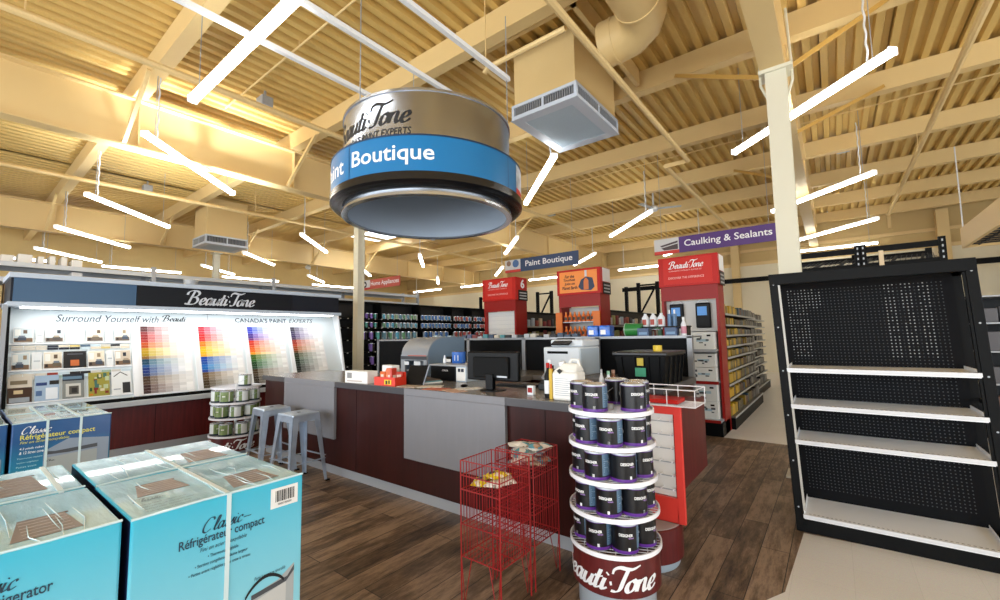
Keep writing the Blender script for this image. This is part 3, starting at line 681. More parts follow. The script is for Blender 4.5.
# tall storage rack behind the display
t = thing('storage_rack', 'grey storage rack of two long beams behind the colour display', 'storage rack', (-12.8, 4.5, 0))
for i, y in enumerate((-2.4, .2, 2.9, 5.6, 8.3, 10.9)):
    for x in (-13.2, -12.35): obj('upright', MB().box(x-.04, x+.04, y-.04, y+.04, 0, 3.25), GREYM, t, world=True)
for z in (2.72, 3.02):
    for x in (-13.2, -12.35): obj('beam', MB().box(x-.03, x+.03, -2.4, 10.9, z, z+.09), mat('pale_grey_beam', '#c3c8cc', .4), t, world=True)
obj('deck', MB().box(-13.17, -12.38, -2.4, 10.9, 2.80, 2.815).box(-13.17, -12.38, -2.4, 10.9, 3.10, 3.115), GREYM, t, world=True)
rr = random.Random(3); y = -2.1; i = 0
while y < 1.9:
    w = rr.uniform(.10, .22); h = rr.uniform(.22, .34)
    if rr.random() < .8:
        o = obj('wrapped_bundle', MB().box(-12.95, -12.42, y, y+w, 2.818, 2.818+h*.6), [mat('white_wrap', '#e3e0da', .4), mat('kraft_wrap', '#b99b72', .6)][int(rr.random() < .25)], loc=(-12.7, y+w/2, 2.818), world=True, bevel=.012)
        tag(o, 'wrapped bundle on the upper deck of the grey rack behind the display', 'bundle', 'bundles on the storage rack')
    y += w+rr.uniform(.03, .2)
y = -2.1
while y < 1.6:
    w = rr.uniform(.08, .2); h = rr.uniform(.10, .24)
    o = obj('wrapped_bundle', MB().box(-12.9, -12.45, y, y+w, 3.1165, 3.1165+h), mat('white_wrap', '#e3e0da', .4), loc=(-12.7, y+w/2, 3.1165), world=True, bevel=.01)
    tag(o, 'white wrapped bundle on the topmost deck of the grey rack behind the display', 'bundle', 'bundles on the topmost deck')
    y += w+rr.uniform(.02, .12)
y = -2.1
while y < 3.0:
    w = rr.uniform(.2, .5); h = rr.uniform(.3, .46)
    o = obj('wrapped_bundle', MB().box(-12.95, -12.42, y, y+w, 2.3, 2.3+h), [mat('white_wrap', '#e3e0da', .4), mat('kraft_wrap', '#b99b72', .6)][int(rr.random() < .4)], loc=(-12.7, y+w/2, 2.3), world=True, bevel=.012)
    tag(o, 'wrapped bundle on the lower deck of the grey rack behind the display', 'bundle', 'bundles on the lower rack deck')
    y += w+rr.uniform(.04, .2)
obj('lower_deck', MB().box(-13.2, -12.35, -2.4, 10.9, 2.27, 2.298), GREYM, t, world=True)

# ------------------------------------------------------------------ service counter
CX0, CX1, CY = -6.33, -1.46, 2.79
t = thing('service_counter', 'long maroon service counter front with two grey laminate panels and grey kick', 'counter', ((CX0+CX1)/2, 3.25, 0))
body = MB().box(CX0+.02, CX1-.02, CY, 3.72, .10, .975)
obj('front_panel', body, MAROON2, t, world=True, bevel=.003)
obj('toe_kick', MB().box(CX0+.04, CX1-.04, CY+.02, 3.7, 0, .10), GREYM, t, world=True)
for x0, x1, zb in ((-5.70, -4.53, .40), (-3.32, -2.10, .385)):
    g = MB().box(x0, x1, CY-.035, CY-.002, zb, .978)
    obj('grey_panel', g, LAMG, t, world=True, bevel=.002)
mb = MB()
for x in (-4.15, -1.75): mb.box(x, x+.004, CY-.002, CY, .11, .97)
obj('panel_joint', mb, BLACKM, t, world=True)
t = thing('counter_worktop', 'dark edged grey worktop running along the service counter', 'worktop', ((CX0+CX1)/2, 3.25, .98))
for x0, x1 in ((-5.70, -4.53), (-3.32, -2.10)): obj('grey_edge', MB().box(x0, x1, CY-.035, CY-.001, .979, 1.0404), LAMG, t, world=True, bevel=.002)
k = MB().box(CX0-.01, -5.702, CY-.03, 3.76, .98, 1.04).box(-4.528, -3.322, CY-.03, 3.76, .98, 1.04).box(-2.098, CX1+.01, CY-.03, 3.76, .98, 1.04).box(-5.702, -4.528, CY, 3.76, .98, 1.04).box(-3.322, -2.098, CY, 3.76, .98, 1.04)
obj('edge_band', k, EDGEG, t, world=True)
obj('top_surface', MB().box(CX0-.008, CX1+.008, CY-.028, 3.758, 1.0405, 1.043), TOPG, t, world=True)
t = thing('return_counter', 'short maroon counter at the right end under the black tote', 'counter', (-1.6, 4.6, 0))
obj('cabinet', MB().box(-1.95, -1.27, 4.0, 5.12, .08, .98), MAROON2, t, world=True, bevel=.003)
obj('toe_kick', MB().box(-1.93, -1.30, 4.03, 5.1, 0, .08), GREYM, t, world=True)
obj('worktop', MB().box(-1.98, -1.24, 3.96, 5.13, .98, 1.04), EDGEG, t, world=True, bevel=.004)
t = thing('back_bench', 'low dark bench behind the service counter along the partition', 'counter', (-3.6, 4.8, 0))
obj('cabinet', MB().box(-5.6, -2.05, 4.55, 5.13, .0, .98), MAROON2, t, world=True, bevel=.003)
obj('worktop', MB().box(-5.62, -2.02, 4.5, 5.13, .98, 1.04), TOPG, t, world=True, bevel=.004)
t = thing('machine_stand', 'grey stand holding the paint tinting machine behind the counter', 'stand', (-4.4, 4.1, 0))
obj('cabinet', MB().box(-4.85, -3.0, 3.78, 4.48, 0, .98), MAROON2, t, world=True, bevel=.003)
obj('worktop', MB().box(-4.87, -2.98, 3.77, 4.49, .98, 1.04), TOPG, t, world=True, bevel=.004)
# low partition behind the booth
PX = [-7.0, -5.83, -4.66, -3.58, -2.42, -1.30]
t = thing('booth_partition', 'black panelled partition with grey frame closing the booth at the back', 'partition', (-4.1, 5.25, 0))
for i in range(5): obj('black_panel', MB().box(PX[i]+.03, PX[i+1]-.03, 5.19, 5.23, .05, 1.47), mat('black_pegboard_panel', '#090a0c', .6, spec=.1), t, world=True)
for x in PX: obj('post', MB().box(x-.028, x+.028, 5.17, 5.24, 0, 1.49), ALU, t, world=True)
obj('top_rail', MB().box(PX[0]-.03, PX[-1]+.03, 5.17, 5.24, 1.47, 1.50), ALU, t, world=True)
obj('top_shelf', MB().box(PX[0]-.03, PX[-1]+.03, 5.24, 5.62, 1.475, 1.495), ALU, t, world=True)
obj('shelf_body', MB().box(PX[0], PX[-1], 5.26, 5.32, 0, 1.47), GREYM, t, world=True)
mb = MB()
for x in PX: mb.box(x-.02, x+.02, 5.32, 5.6, 0, .08)
obj('base_foot', mb, GREYM, t, world=True)

# ------------------------------------------------------------------ stools
def make_stool(lb, loc, rz):
    t = thing('bar_stool', lb, 'stool', loc, rz, 'metal stools at the counter')
    h = .74; a = .155; f = .215
    st = MB().box(-a, a, -a, a, h-.03, h); obj('seat', st, GALV, t, bevel=.022, segs=3)
    obj('seat_hole', MB().cyl((0, 0, h-.001), (0, 0, h+.0015), .02, 14), BLACKM, t)
    sk = MB()
    for (x0, y0, x1, y1) in ((-a, -a, a, -a), (a, -a, a, a), (a, a, -a, a), (-a, a, -a, -a)): sk.bar((x0*.97, y0*.97, h-.05), (x1*.97, y1*.97, h-.05), .006, .06)
    obj('apron', sk, GALV, t)
    for sx in (-1, 1):
        for sy in (-1, 1):
            mb = MB(); n = 7
            for i in range(n):
                u0, u1 = i/n, (i+1)/n
                pass
            w0, w1 = .07, .032; x0, y0, x1, y1 = sx*a*.98, sy*a*.98, sx*f, sy*f
            # folded L leg: two tapering flanges meeting at the outer corner
            for ax in (0, 1):
                p = [(x0, y0, h-.02), (x0-(sx*w0 if ax == 0 else 0), y0-(sy*w0 if ax == 1 else 0), h-.02)]
                q = [(x1, y1, .012), (x1-(sx*w1 if ax == 0 else 0), y1-(sy*w1 if ax == 1 else 0), .012)]
                d = .004
                off = (0, -sy*d, 0) if ax == 0 else (-sx*d, 0, 0)
                o = [Vector(q[0]), Vector(q[1]), Vector(p[1]), Vector(p[0])]
                mb.hexa(o, [v+Vector(off) for v in o])
            lg = obj('leg', mb, GALV, t)
            obj('rubber_foot', MB().box(x1-.02, x1+.02, y1-.02, y1+.02, 0, .014), BLACKP, lg)
    fr = MB(); z = .24; g = a+(f-a)*(1-z/h)
    for (x0, y0, x1, y1) in ((-g, -g, g, -g), (g, -g, g, g), (g, g, -g, g), (-g, g, -g, -g)): fr.bar((x0, y0, z+(.03 if y0 == y1 else 0)), (x1, y1, z+(.03 if y0 == y1 else 0)), .022, .008)
    obj('footrest', fr, GALV, t)
    br = MB(); br.bar((-a, -a, h-.09), (a, a, h-.09), .03, .006).bar((-a, a, h-.10), (a, -a, h-.10), .03, .006); obj('cross_brace', br, GALV, t)
    return t
s = make_stool('right one of the two metal bar stools, standing nearer the counter middle', (-4.665, 2.42, 0), R(3))
dup(s, (-5.32, 2.43, 0), R(-2), 'left one of the two metal bar stools, beside the green can display')

# ------------------------------------------------------------------ paint can towers
def can_parts(name, pal, r=.070, h=.158):
    t = thing(name, 'x', 'paint can', (0, 0, 0))
    obj('can_body', MB().lathe([(0, .002), (r-.004, .002), (r, .006), (r, h-.006), (r-.002, h), (r-.006, h-.001)], n=28), GREYM, t, smooth=True)
    lab = MB(); n = 36; zs = [.008, .024, .030, h-.012, h-.009]
    for i in range(n):
        a0, a1 = 2*PI*i/n, 2*PI*(i+1)/n; am = math.degrees((a0+a1)/2)
        for j in range(4):
            if j == 0: k_ = 1
            elif j == 3: k_ = 1
            elif j == 1: k_ = 0 if pal != 'green' else 1
            else: k_ = 2 if 52 < am < 100 else (3 if 100 <= am < 112 else (2 if (pal == 'green' and 230 < am < 265) else 0))
            if pal == 'green' and j == 2 and k_ == 0 and (am < 40 or am > 320): k_ = 3
            lab.k = k_; rr_ = r+.0012
            lab.quad((rr_*math.cos(a0), rr_*math.sin(a0), zs[j]), (rr_*math.cos(a1), rr_*math.sin(a1), zs[j]), (rr_*math.cos(a1), rr_*math.sin(a1), zs[j+1]), (rr_*math.cos(a0), rr_*math.sin(a0), zs[j+1]))
    mats = [mat('black_can_label', '#0c0b0f', .3, spec=.4), mat('purple_can_band', '#5b2a86', .3), mat('info_panel_blue', '#55718a', .35), mat('label_silver', '#8d93a0', .3)] if pal != 'green' else [mat('white_can_label', '#dfe3e2', .3), mat('dark_can_band', '#1b2a34', .3), mat('green_can_label', '#6f8450', .35), mat('olive_can_label', '#7c9059', .35)]
    lb = obj('label', lab, mats, t, smooth=True)
    if pal != 'green':
        x = text2d('DESIGNER', .075, .015, .02)
        letters(cyl_map(x, (0, 0), r+.0026, -.55, .096), INKW, lb, world=False)
        x = text2d('SERIES', .03, .006, .02); letters(cyl_map(x, (0, 0), r+.0026, .14, .086), mat('lilac_ink', '#b08ad0', .5), lb, world=False)
        mb = MB()
        for q in range(7): mb.join(cyl_map(MB().box(0, .042-.006*(q % 3), 0, .004, 0, 0), (0, 0), r+.0026, R(57), .05+q*.011))
        letters(mb, mat('pale_blue_ink', '#9fb6cc', .5), lb, 'fine_print', world=False)
        mb = MB()
        mb.join(cyl_map(MB().box(0, .012, 0, .016, 0, 0), (0, 0), r+.0026, R(6), .025)); letters(mb, INKW, lb, 'badge', world=False)
    else:
        mb = MB().join(cyl_map(MB().box(0, .07, 0, .06, 0, 0), (0, 0), r+.0026, -.46, .06)); letters(mb, mat('dark_can_band', '#1b2a34', .3), lb, 'dark_patch', world=False)
        mb = MB().join(cyl_map(MB().box(0, .04, 0, .012, 0, 0), (0, 0), r+.0036, -.27, .09)); letters(mb, INKW, lb, world=False)
    ld = MB().lathe([(0, h-.008), (r-.022, h-.008), (r-.018, h+.001), (r-.008, h+.002), (r-.004, h-.002)], n=28); obj('lid', ld, mat('tin_lid', '#c9ccd2', .25, .8), t, smooth=True)
    hd = MB().tube([(r+.004, 0, h-.05)]+[( (r+.004)*math.cos(a), (r+.004)*math.sin(a), h-.05-.055*math.sin(a)) for a in [PI*i/14 for i in range(1, 14)]]+[(-r-.004, 0, h-.05)], .002, 5)
    hd.rz(R(75)); obj('bail_handle', hd, GREYM, t)
    return t
def tower(name, lb, x, y, face, rad, tiers, zb, bandw, logo, maroon_rot=0):
    t = thing(name, lb, 'paint can display', (x, y, 0), face)
    obj('plinth', MB().lathe([(0, 0), (rad-.035, 0), (rad-.03, .01), (rad-.03, bandw[0]), (rad, bandw[0])], n=48), mat('grey_plinth', '#9aa3ab', .35), t, smooth=True)
    b = obj('maroon_band', MB().lathe([(rad-.03, bandw[0]), (rad, bandw[0]), (rad, bandw[1]), (0, bandw[1])], n=48), MAROON, t, smooth=True)
    if logo:
        w, h, th0, z0 = logo
        letters(cyl_map(script2d('Beauti.Tone', w, h, .17, .06), (0, 0), rad+.003, th0, z0), mat('silver_white_lettering', '#dfe0e2', .4), b, world=False)
    obj('centre_post', MB().cyl((0, 0, bandw[1]), (0, 0, tiers[0]+.02), .02, 12), WHITE, t, smooth=True)
    for ki, z in enumerate(tiers):
        rr0 = rad; rad = rad*(.955+.045*ki/max(1, len(tiers)-1))
        mb = MB().lathe([(rad+.004, z-.018), (rad+.012, z-.018), (rad+.012, z+.006), (rad+.004, z+.006), (rad+.004, z-.018)], n=48)
        for k in range(-7, 8):
            q = k*rad/7.6; l = math.sqrt(max(.0001, rad*rad-q*q)); mb.box(q-.002, q+.002, -l, l, z-.008, z-.004)
        for k in (-2, -1, 0, 1, 2):
            q = k*rad/2.9; l = math.sqrt(max(.0001, rad*rad-q*q)); mb.box(-l, l, q-.003, q+.003, z-.012, z-.008)
        obj('wire_tier', mb, WIREW, t, smooth=True); rad = rr0
    return t
TX, TY = -1.083, 2.457
fc = facecam(TX, TY)
TZ = [1.095, .912, .729, .546, .363]
tower('paint_can_tower', 'tall round white wire tower of black paint cans in front of the counter', TX, TY, fc, .245, TZ, 0, (.15, .346), (.70, .14, -1.86, .18))
proto = can_parts('black_paint_can', 'black'); first = True
TN = ['top', 'second', 'third', 'fourth', 'bottom']
ANG = [[-84, -31, 52, 104, 165], [-106, -54, -3, 49, 101], [-83, -31, 21, 73, 125], [-113, -61, -10, 42, 94], [-85, -33, 19, 71, 123]]
for ti, angs in enumerate(ANG):
    spots = []
    for a in angs:
        rc_ = .162
        th = fc+R(a); spots.append((TX+rc_*math.cos(th), TY+rc_*math.sin(th), a))
    spots.sort(key=lambda s_: screen_x(s_[0], s_[1]))
    for i, (x, y, a) in enumerate(spots):
        lb = f'black and purple paint can, {TN[ti]} tier of the tall tower, {ORD[i]} from the left'
        rz = fc+R(a*.55+random.uniform(-14, 14))
        if first: proto.location = (x, y, TZ[ti]-.003); proto.rotation_euler = (0, 0, rz); proto['label'] = lb; proto['group'] = 'black paint cans on the tall tower'; first = False
        else: dup(proto, (x, y, TZ[ti]-.003), rz, lb)
GX_, GY_ = -6.72, 2.58
fg = facecam(GX_, GY_)
GZ = [.89, .687, .483, .25]
tower('green_can_display', 'round white tiered display of green paint cans left of the stools', GX_, GY_, fg, .31, GZ, 0, (.05, .233), (.75, .14, -1.55, .07))
pg = can_parts('green_paint_can', 'green', .080, .166); first = True
for ti, angs in enumerate(([55], [-80, -30, 20, 70, 118], [-95, -48, 2, 50, 100], [-80, -30, 20, 70, 118])):
    sp = []
    for a in angs:
        th = fg+R(a); rc_ = .22 if ti else .12; sp.append((GX_+rc_*math.cos(th), GY_+rc_*math.sin(th), a))
    sp.sort(key=lambda s_: screen_x(s_[0], s_[1]))
    for i, (x, y, a) in enumerate(sp):
        lb = f'green paint can, {["top", "second", "third", "bottom"][ti]} tier of the round display, {ORD[i]} from the left' if ti else 'single green and white paint can standing on top of the round display by the stools'
        rz = fg+R(a*.8+(0 if i % 2 else 78))
        if first: pg.location = (x, y, GZ[ti]-.003); pg.rotation_euler = (0, 0, rz); pg['label'] = lb; pg['group'] = 'green paint cans on the round display'; first = False
        else: dup(pg, (x, y, GZ[ti]-.003), rz, lb)
# empty round plinth with the red accessory rack
QX, QY = -1.15, 3.06
t = thing('round_plinth', 'round maroon and grey plinth with grey disc top behind the can tower', 'display plinth', (QX, QY, 0))
obj('plinth_base', MB().lathe([(0, 0), (.24, 0), (.245, .01), (.245, .06)], n=48), mat('pale_blue_grey_plinth', '#9aa9b6', .35), t, smooth=True)
obj('maroon_band', MB().lathe([(.245, .06), (.27, .06), (.27, .262), (.262, .27)], n=48), MAROON, t, smooth=True)
obj('disc_top', MB().lathe([(.262, .27), (.26, .272), (0, .272)], n=48), mat('grey_disc', '#a3a3a6', .45), t, smooth=True)
t = thing('accessory_rack', 'red rack with white slotted back and wire basket standing on the round plinth', 'display rack', (-1.15, 3.2, .272))
x0, x1, y0, y1, z0, z1 = -1.29, -.845, 3.04, 3.27, .273, 1.03
obj('side_panel', MB().box(x1-.015, x1, y0+.03, 3.70, .50, 1.03), MAROON, t, world=True)
obj('side_panel', MB().box(x0, x0+.015, y0+.03, 3.70, .50, 1.03), MAROON, t, world=True)
obj('rear_body', MB().box(x0+.015, x1-.015, y0+.06, 3.69, .50, 1.02), MAROON, t, world=True)
fr = MB().box(x0, x0+.045, y0, y0+.03, z0, z1).box(x1-.045, x1, y0, y0+.03, z0, z1).box(x0+.045, x1-.045, y0, y0+.03, z1-.05, z1).box(x0+.045, x1-.045, y0, y0+.03, z0, z0+.16)
obj('red_frame', fr, mat('bright_red_paint', '#d93a30', .4), t, world=True, bevel=.003)
obj('white_back', MB().box(x0+.045, x1-.06, y0+.035, y0+.045, z0+.16, z1-.05), PAPER, t, world=True)
mb = MB()
for i in range(6): mb.box(x0+.05, x1-.065, y0+.028, y0+.034, z0+.2+i*.09, z0+.205+i*.09)
obj('slot_line', mb, GREYM, t, world=True)
obj('back_strip', MB().box(x1-.06, x1-.045, y0+.03, y0+.04, z0+.16, z1-.05), DRED, t, world=True)
for i in range(6):
    z = z0+.22+i*.09
    for dx in (.14, .06): obj('wire_hook', MB().tube([(x1-dx, y0+.03, z), (x1-dx, y0-.045, z), (x1-dx+.004, y0-.05, z+.012)], .003, 5), WIREW, t, world=True)
wb = MB(); bx0, bx1, by0, by1, bz = x0+.02, x1+.10, y0-.02, y1+.02, 1.04
for z in (bz, bz+.11): wb.tube([(bx0, by0, z), (bx1, by0, z), (bx1, by1, z), (bx0, by1, z), (bx0, by0, z)], .004, 6)
for q in (0, .33, .66, 1):
    X_ = bx0+(bx1-bx0)*q; wb.cyl((X_, by0, bz), (X_, by0, bz+.11), .003, 5).cyl((X_, by1, bz), (X_, by1, bz+.11), .003, 5)
for q in range(1, 8): Y_ = by0+(by1-by0)*q/8; wb.cyl((bx0, Y_, bz), (bx1, Y_, bz), .0022, 5)
obj('wire_basket', wb, WIREW, t, world=True)
o = obj('red_tray', MB().box(x0+.06, x1-.02, y0+.02, y1-.03, 1.046, 1.075), RED, loc=(-1.06, 3.15, 1.046), world=True, bevel=.006); tag(o, 'small red tray lying in the wire basket of the red rack', 'tray')

# ------------------------------------------------------------------ red wire stands
def wire_stand(lb, loc, floors):
    t = thing('wire_stand', lb, 'wire stand', loc, 0, 'red wire stands')
    a = .145; top = .80
    for sx in (-1, 1):
        for sy in (-1, 1):
            lg = MB().cyl((sx*a, sy*a, .0), (sx*a, sy*a, top), .0045, 6)
            lg.tube([(sx*a, sy*a, .26), (sx*a*.82, sy*a, .01), (sx*a*.45, sy*a, .26)], .0035, 5)
            obj('leg', lg, WIRER, t)
    mb = MB()
    for z in (top, top-.085): mb.tube([(-a, -a, z), (a, -a, z), (a, a, z), (-a, a, z), (-a, -a, z)], .0035, 5)
    obj('top_rim', mb, WIRER, t)
    for z in floors:
        mb = MB().tube([(-a, -a, z), (a, -a, z), (a, a, z), (-a, a, z), (-a, -a, z)], .004, 5)
        for q in range(1, 8): u = -a+2*a*q/8; mb.cyl((u, -a, z), (u, a, z), .0022, 4)
        mb.cyl((-a, 0, z), (a, 0, z), .003, 4)
        obj('basket_floor', mb, WIRER, t)
    mb = MB()
    for q in range(1, 12):
        u = -a+2*a*q/12
        for (p, r_) in (((u, -a), 0), ((u, a), 0), ((-a, u), 0), ((a, u), 0)): mb.cyl((p[0], p[1], .26), (p[0], p[1], top), .0017, 4)
    obj('side_wires', mb, WIRER, t)
    return t
wire_stand('front red wire stand holding yellow bags', (-1.655, 2.065, 0), (.635, .44, .26))
wire_stand('rear red wire stand filled with plastic bags beside the can tower', (-1.655, 2.40, 0), (.66, .44, .26))
rr = random.Random(5)
def bag(name, lb, x, y, z, w, l, h, rz, m, group, parts=None):
    mb = MB(); nx, ny = 8, 10; vs = []
    for s_ in (1, -1):
        for j in range(ny+1):
            for i in range(nx+1):
                u, v = i/nx*2-1, j/ny*2-1
                e = max(0, (1-abs(u)**3)*(1-abs(v)**4)); vs.append((u*w/2, v*l/2, s_*h/2*e*(1+rr.uniform(-.18, .18))))
    n1 = (nx+1)*(ny+1); fs = []
    for j in range(ny):
        for i in range(nx):
            p = j*(nx+1)+i; fs.append((p, p+1, p+nx+2, p+nx+1)); fs.append((n1+p, n1+p+nx+1, n1+p+nx+2, n1+p+1))
    mb.add(vs, fs); o = obj(name, mb, m, loc=(x, y, z), smooth=True); o.rotation_euler = (rr.uniform(-.15, .15), rr.uniform(-.15, .15), rz); tag(o, lb, 'bag', group)
    return o
YB_ = bag_mat('yellow_bag_print', ['#e0c81e', '#17170f', '#d9b81a', '#efe9d0'], 30.); WB_ = bag_mat('white_bag_print', ['#e6e3dd', '#d8d2c8', '#9a9188', '#f0eeea'], 34.)
for i, (dx, dy, dz, w, l, rz, m, lb) in enumerate(((-.06, -.05, .02, .11, .16, .5, YB_, 'yellow printed bag at the left of the front wire stand'), (-.02, .04, .045, .12, .17, 1.2, YB_, 'yellow printed bag lying on top in the front wire stand'), (.045, -.04, .03, .11, .16, .2, WB_, 'white printed bag at the near corner of the front wire stand'), (.045, .04, .025, .11, .15, .9, WB_, 'white printed bag at the back of the front wire stand'), (-.05, .075, .015, .1, .13, 2.0, mat('dark_yellow_bag', '#8a7a1c', .4, noise=.3, nscale=20), 'dark yellow bag under the others in the front wire stand'))):
    bag('printed_bag', lb, -1.655+dx, 2.065+dy, .645+dz, w, l, .035, rz, m, 'bags in the front wire stand')
for i in range(18):
    c = rr.choice(['#d8d2c8', '#c9b79a', '#cfd5d8', '#b58f72', '#e3ddd3', '#7fa8ad'])
    bag('plastic_bag', 'crumpled printed plastic bag in the heap of the rear red wire stand', -1.655+rr.uniform(-.08, .08), 2.40+rr.uniform(-.08, .08), .69+(i % 6)*.022+rr.uniform(0, .01), .11, .15, .035, rr.uniform(0, 3), bag_mat('bag_print_'+c[1:], [c, '#ebe6de', '#8a6a52', '#5f9aa8'], 26.), 'bags in the rear wire stand')
# ------------------------------------------------------------------ things on the counter
Z0 = 1.0432
def on(name, lb, cat, x, y, z=Z0, rz=0, group=None): return thing(name, lb, cat, (x, y, z), rz, group)
t = on('tinting_machine', 'grey paint tinting machine with rounded top and blue side behind the counter', 'machine', -4.36, 4.13, 1.0405)
prof = [(-.35, 0)]
prof = [(.35, 0), (.35, .49), (.02, .49)]+[(-.03-.31*math.sin(a), .26+.23*math.cos(a)) for a in [R(i*10) for i in range(0, 10)]]+[(-.35, .25), (-.35, .20)]
b = MB().prism([(y, z) for y, z in prof]+[(-.35, .19), (-.12, .19), (-.12, 0)], -.255, .255, 'x')
obj('hood', b, mat('grey_hammered_enamel', '#85898e', .4), t, smooth=True)
obj('side_panel', MB().prism([(.34, .005), (.34, .485), (.02, .485)]+[(-.03-.30*math.sin(a), .255+.225*math.cos(a)) for a in [R(i*10) for i in range(0, 10)]]+[(-.34, .005)], .256, .262, 'x'), mat('blue_grey_enamel', '#6d8296', .4), t)
obj('side_panel', MB().prism([(.34, .005), (.34, .485), (.02, .485)]+[(-.03-.30*math.sin(a), .255+.225*math.cos(a)) for a in [R(i*10) for i in range(0, 10)]]+[(-.34, .005)], -.262, -.256, 'x'), mat('blue_grey_enamel', '#6d8296', .4), t)
obj('front_frame', MB().box(-.25, -.17, -.355, -.33, 0, .26).box(.19, .25, -.355, -.33, 0, .26).box(-.17, .19, -.355, -.33, .19, .26), mat('grey_hammered_enamel2', '#8b9096', .4), t)
obj('control_strip', MB().box(-.25, .25, -.36, -.355, .20, .245), mat('dark_control_strip', '#30343a', .4), t)
obj('badge', MB().box(-.17, -.08, -.364, -.36, .13, .175).box(.02, .14, -.364, -.36, .12, .18), mat('pale_badge', '#cfd4d8', .5), t)
obj('red_stripe', MB().box(-.1, .25, -.364, -.36, .248, .258), mat('red_stripe', '#b4503a', .5), t)
obj('inner_tray', MB().box(-.17, .19, -.32, -.14, .05, .065), GREYM, t)
t = on('colour_computer_box', 'black box unit with grey lid and white instruction card on the counter', 'machine', -3.42, 3.68)
obj('case', MB().box(-.27, .12, -.23, .22, 0, .16), BLACKP, t, bevel=.006)
obj('case_end', MB().box(.12, .27, -.22, .22, 0, .16), mat('pale_blue_grey_case', '#b8c8d4', .4), t, bevel=.004)
obj('lid', MB().box(-.29, .29, -.24, .24, .161, .18), mat('grey_lid', '#a5a9ae', .4), t, bevel=.006)
obj('card', MB().box(.13, .26, -.224, -.2205, .01, .15), PAPER, t)
obj('card_mark', MB().box(.155, .19, -.226, -.2242, .105, .14).box(.2, .24, -.226, -.2242, .105, .14), INKD, t)
letters(plane_map(text2d('COROB', .09, .018, .02), (-3.50, 3.4495, Z0+.105), (1, 0, 0), (0, 0, 1), .003), INKW, t)
t = thing('blue_can', 'blue paint can standing on the black box unit', 'paint can', (-3.50, 3.72, Z0+.1805))
obj('can_body', MB().lathe([(0, 0), (.078, 0), (.08, .004), (.08, .125), (.075, .13), (0, .128)], n=28), mat('blue_can_label', '#2b62b4', .35), t, smooth=True)
obj('lid', MB().lathe([(0, .130), (.06, .130), (.064, .134), (.076, .133)], n=28), mat('tin_lid', '#c9ccd2', .25, .8), t, smooth=True)
mb = MB().join(cyl_map(MB().box(0, .05, 0, .06, 0, 0), (0, 0), .082, R(-85), .03)); letters(mb, INKW, t, 'label_patch', world=False)
t = thing('spray_bottle', 'small white bottle standing left of the blue can', 'bottle', (-3.63, 3.62, Z0+.1805)); obj('bottle_body', MB().lathe([(0, 0), (.018, 0), (.019, .05), (.009, .065), (.009, .09), (0, .091)], n=16), WPLAS, t, smooth=True)
t = thing('small_carton', 'small black and white carton left of the blue can', 'carton', (-3.665, 3.75, Z0+.1805)); obj('carton_body', MB().box(-.04, .04, -.03, .03, 0, .07), BLACKP, t, bevel=.002); obj('carton_label', MB().box(-.035, .035, -.033, -.0305, .005, .04), PAPER, t)
# monitor seen from behind
t = on('computer_monitor', 'black computer monitor with its back to the counter front', 'monitor', -2.47, 3.07, rz=R(2))
obj('screen_housing', MB().box(-.285, .285, -.02, .035, .085, .345), BLACKP, t, bevel=.012)
obj('back_bulge', MB().box(-.20, .20, -.045, -.018, .11, .30), mat('matt_black_plastic', '#08090a', .6, spec=.15), t, bevel=.012)
obj('stand_neck', MB().box(-.04, .04, -.06, -.01, .01, .15), BLACKP, t, bevel=.006)
obj('stand_foot', MB().lathe([(0, 0), (.12, 0), (.12, .008), (.03, .02), (0, .02)], n=28), BLACKP, t, smooth=True)
obj('port_cluster', MB().box(.08, .19, -.047, -.0455, .12, .135), GREYM, t)
t = on('keyboard', 'black keyboard lying right of the monitor', 'keyboard', -2.44, 3.42, rz=R(3))
obj('keyboard_base', MB().box(-.22, .22, -.07, .07, 0, .014), BLACKP, t, bevel=.004)
mb = MB()
for i in range(14):
    for j in range(4): mb.box(-.21+i*.03, -.185+i*.03, -.06+j*.031, -.034+j*.031, .0145, .02)
obj('keys', mb, DARKP, t)
o = on('mouse', 'small black mouse lying left of the monitor foot', 'mouse', -2.84, 3.09); obj('mouse_body', MB().sphere((0, 0, .016), .03, 14, 8, .5, 1., 1.5), BLACKP, o, smooth=True)
t = on('payment_terminal', 'dark grey slanted payment terminal right of the monitor', 'terminal', -2.0, 3.42, rz=R(8))
obj('terminal_body', MB().prism([(-.12, 0), (.12, 0), (.12, .12), (-.12, .06)], -.14, .14, 'x'), DARKP, t, bevel=.008)
obj('terminal_screen', MB().box(-.10, .10, .06, .10, .118, .17), BLACKP, t, bevel=.006)
obj('handset', MB().tube([(-.12, -.05, .10), (-.12, .0, .125), (-.12, .06, .13)], .018, 8), GREYM, t, smooth=True)
o = on('card_reader', 'small black and white card reader in front of the payment terminal', 'card reader', -2.0, 2.99); obj('reader_body', MB().box(-.03, .03, -.02, .02, 0, .075), WPLAS, o, bevel=.005); obj('reader_screen', MB().box(-.022, .022, -.0225, -.0205, .02, .06), DRED, o)
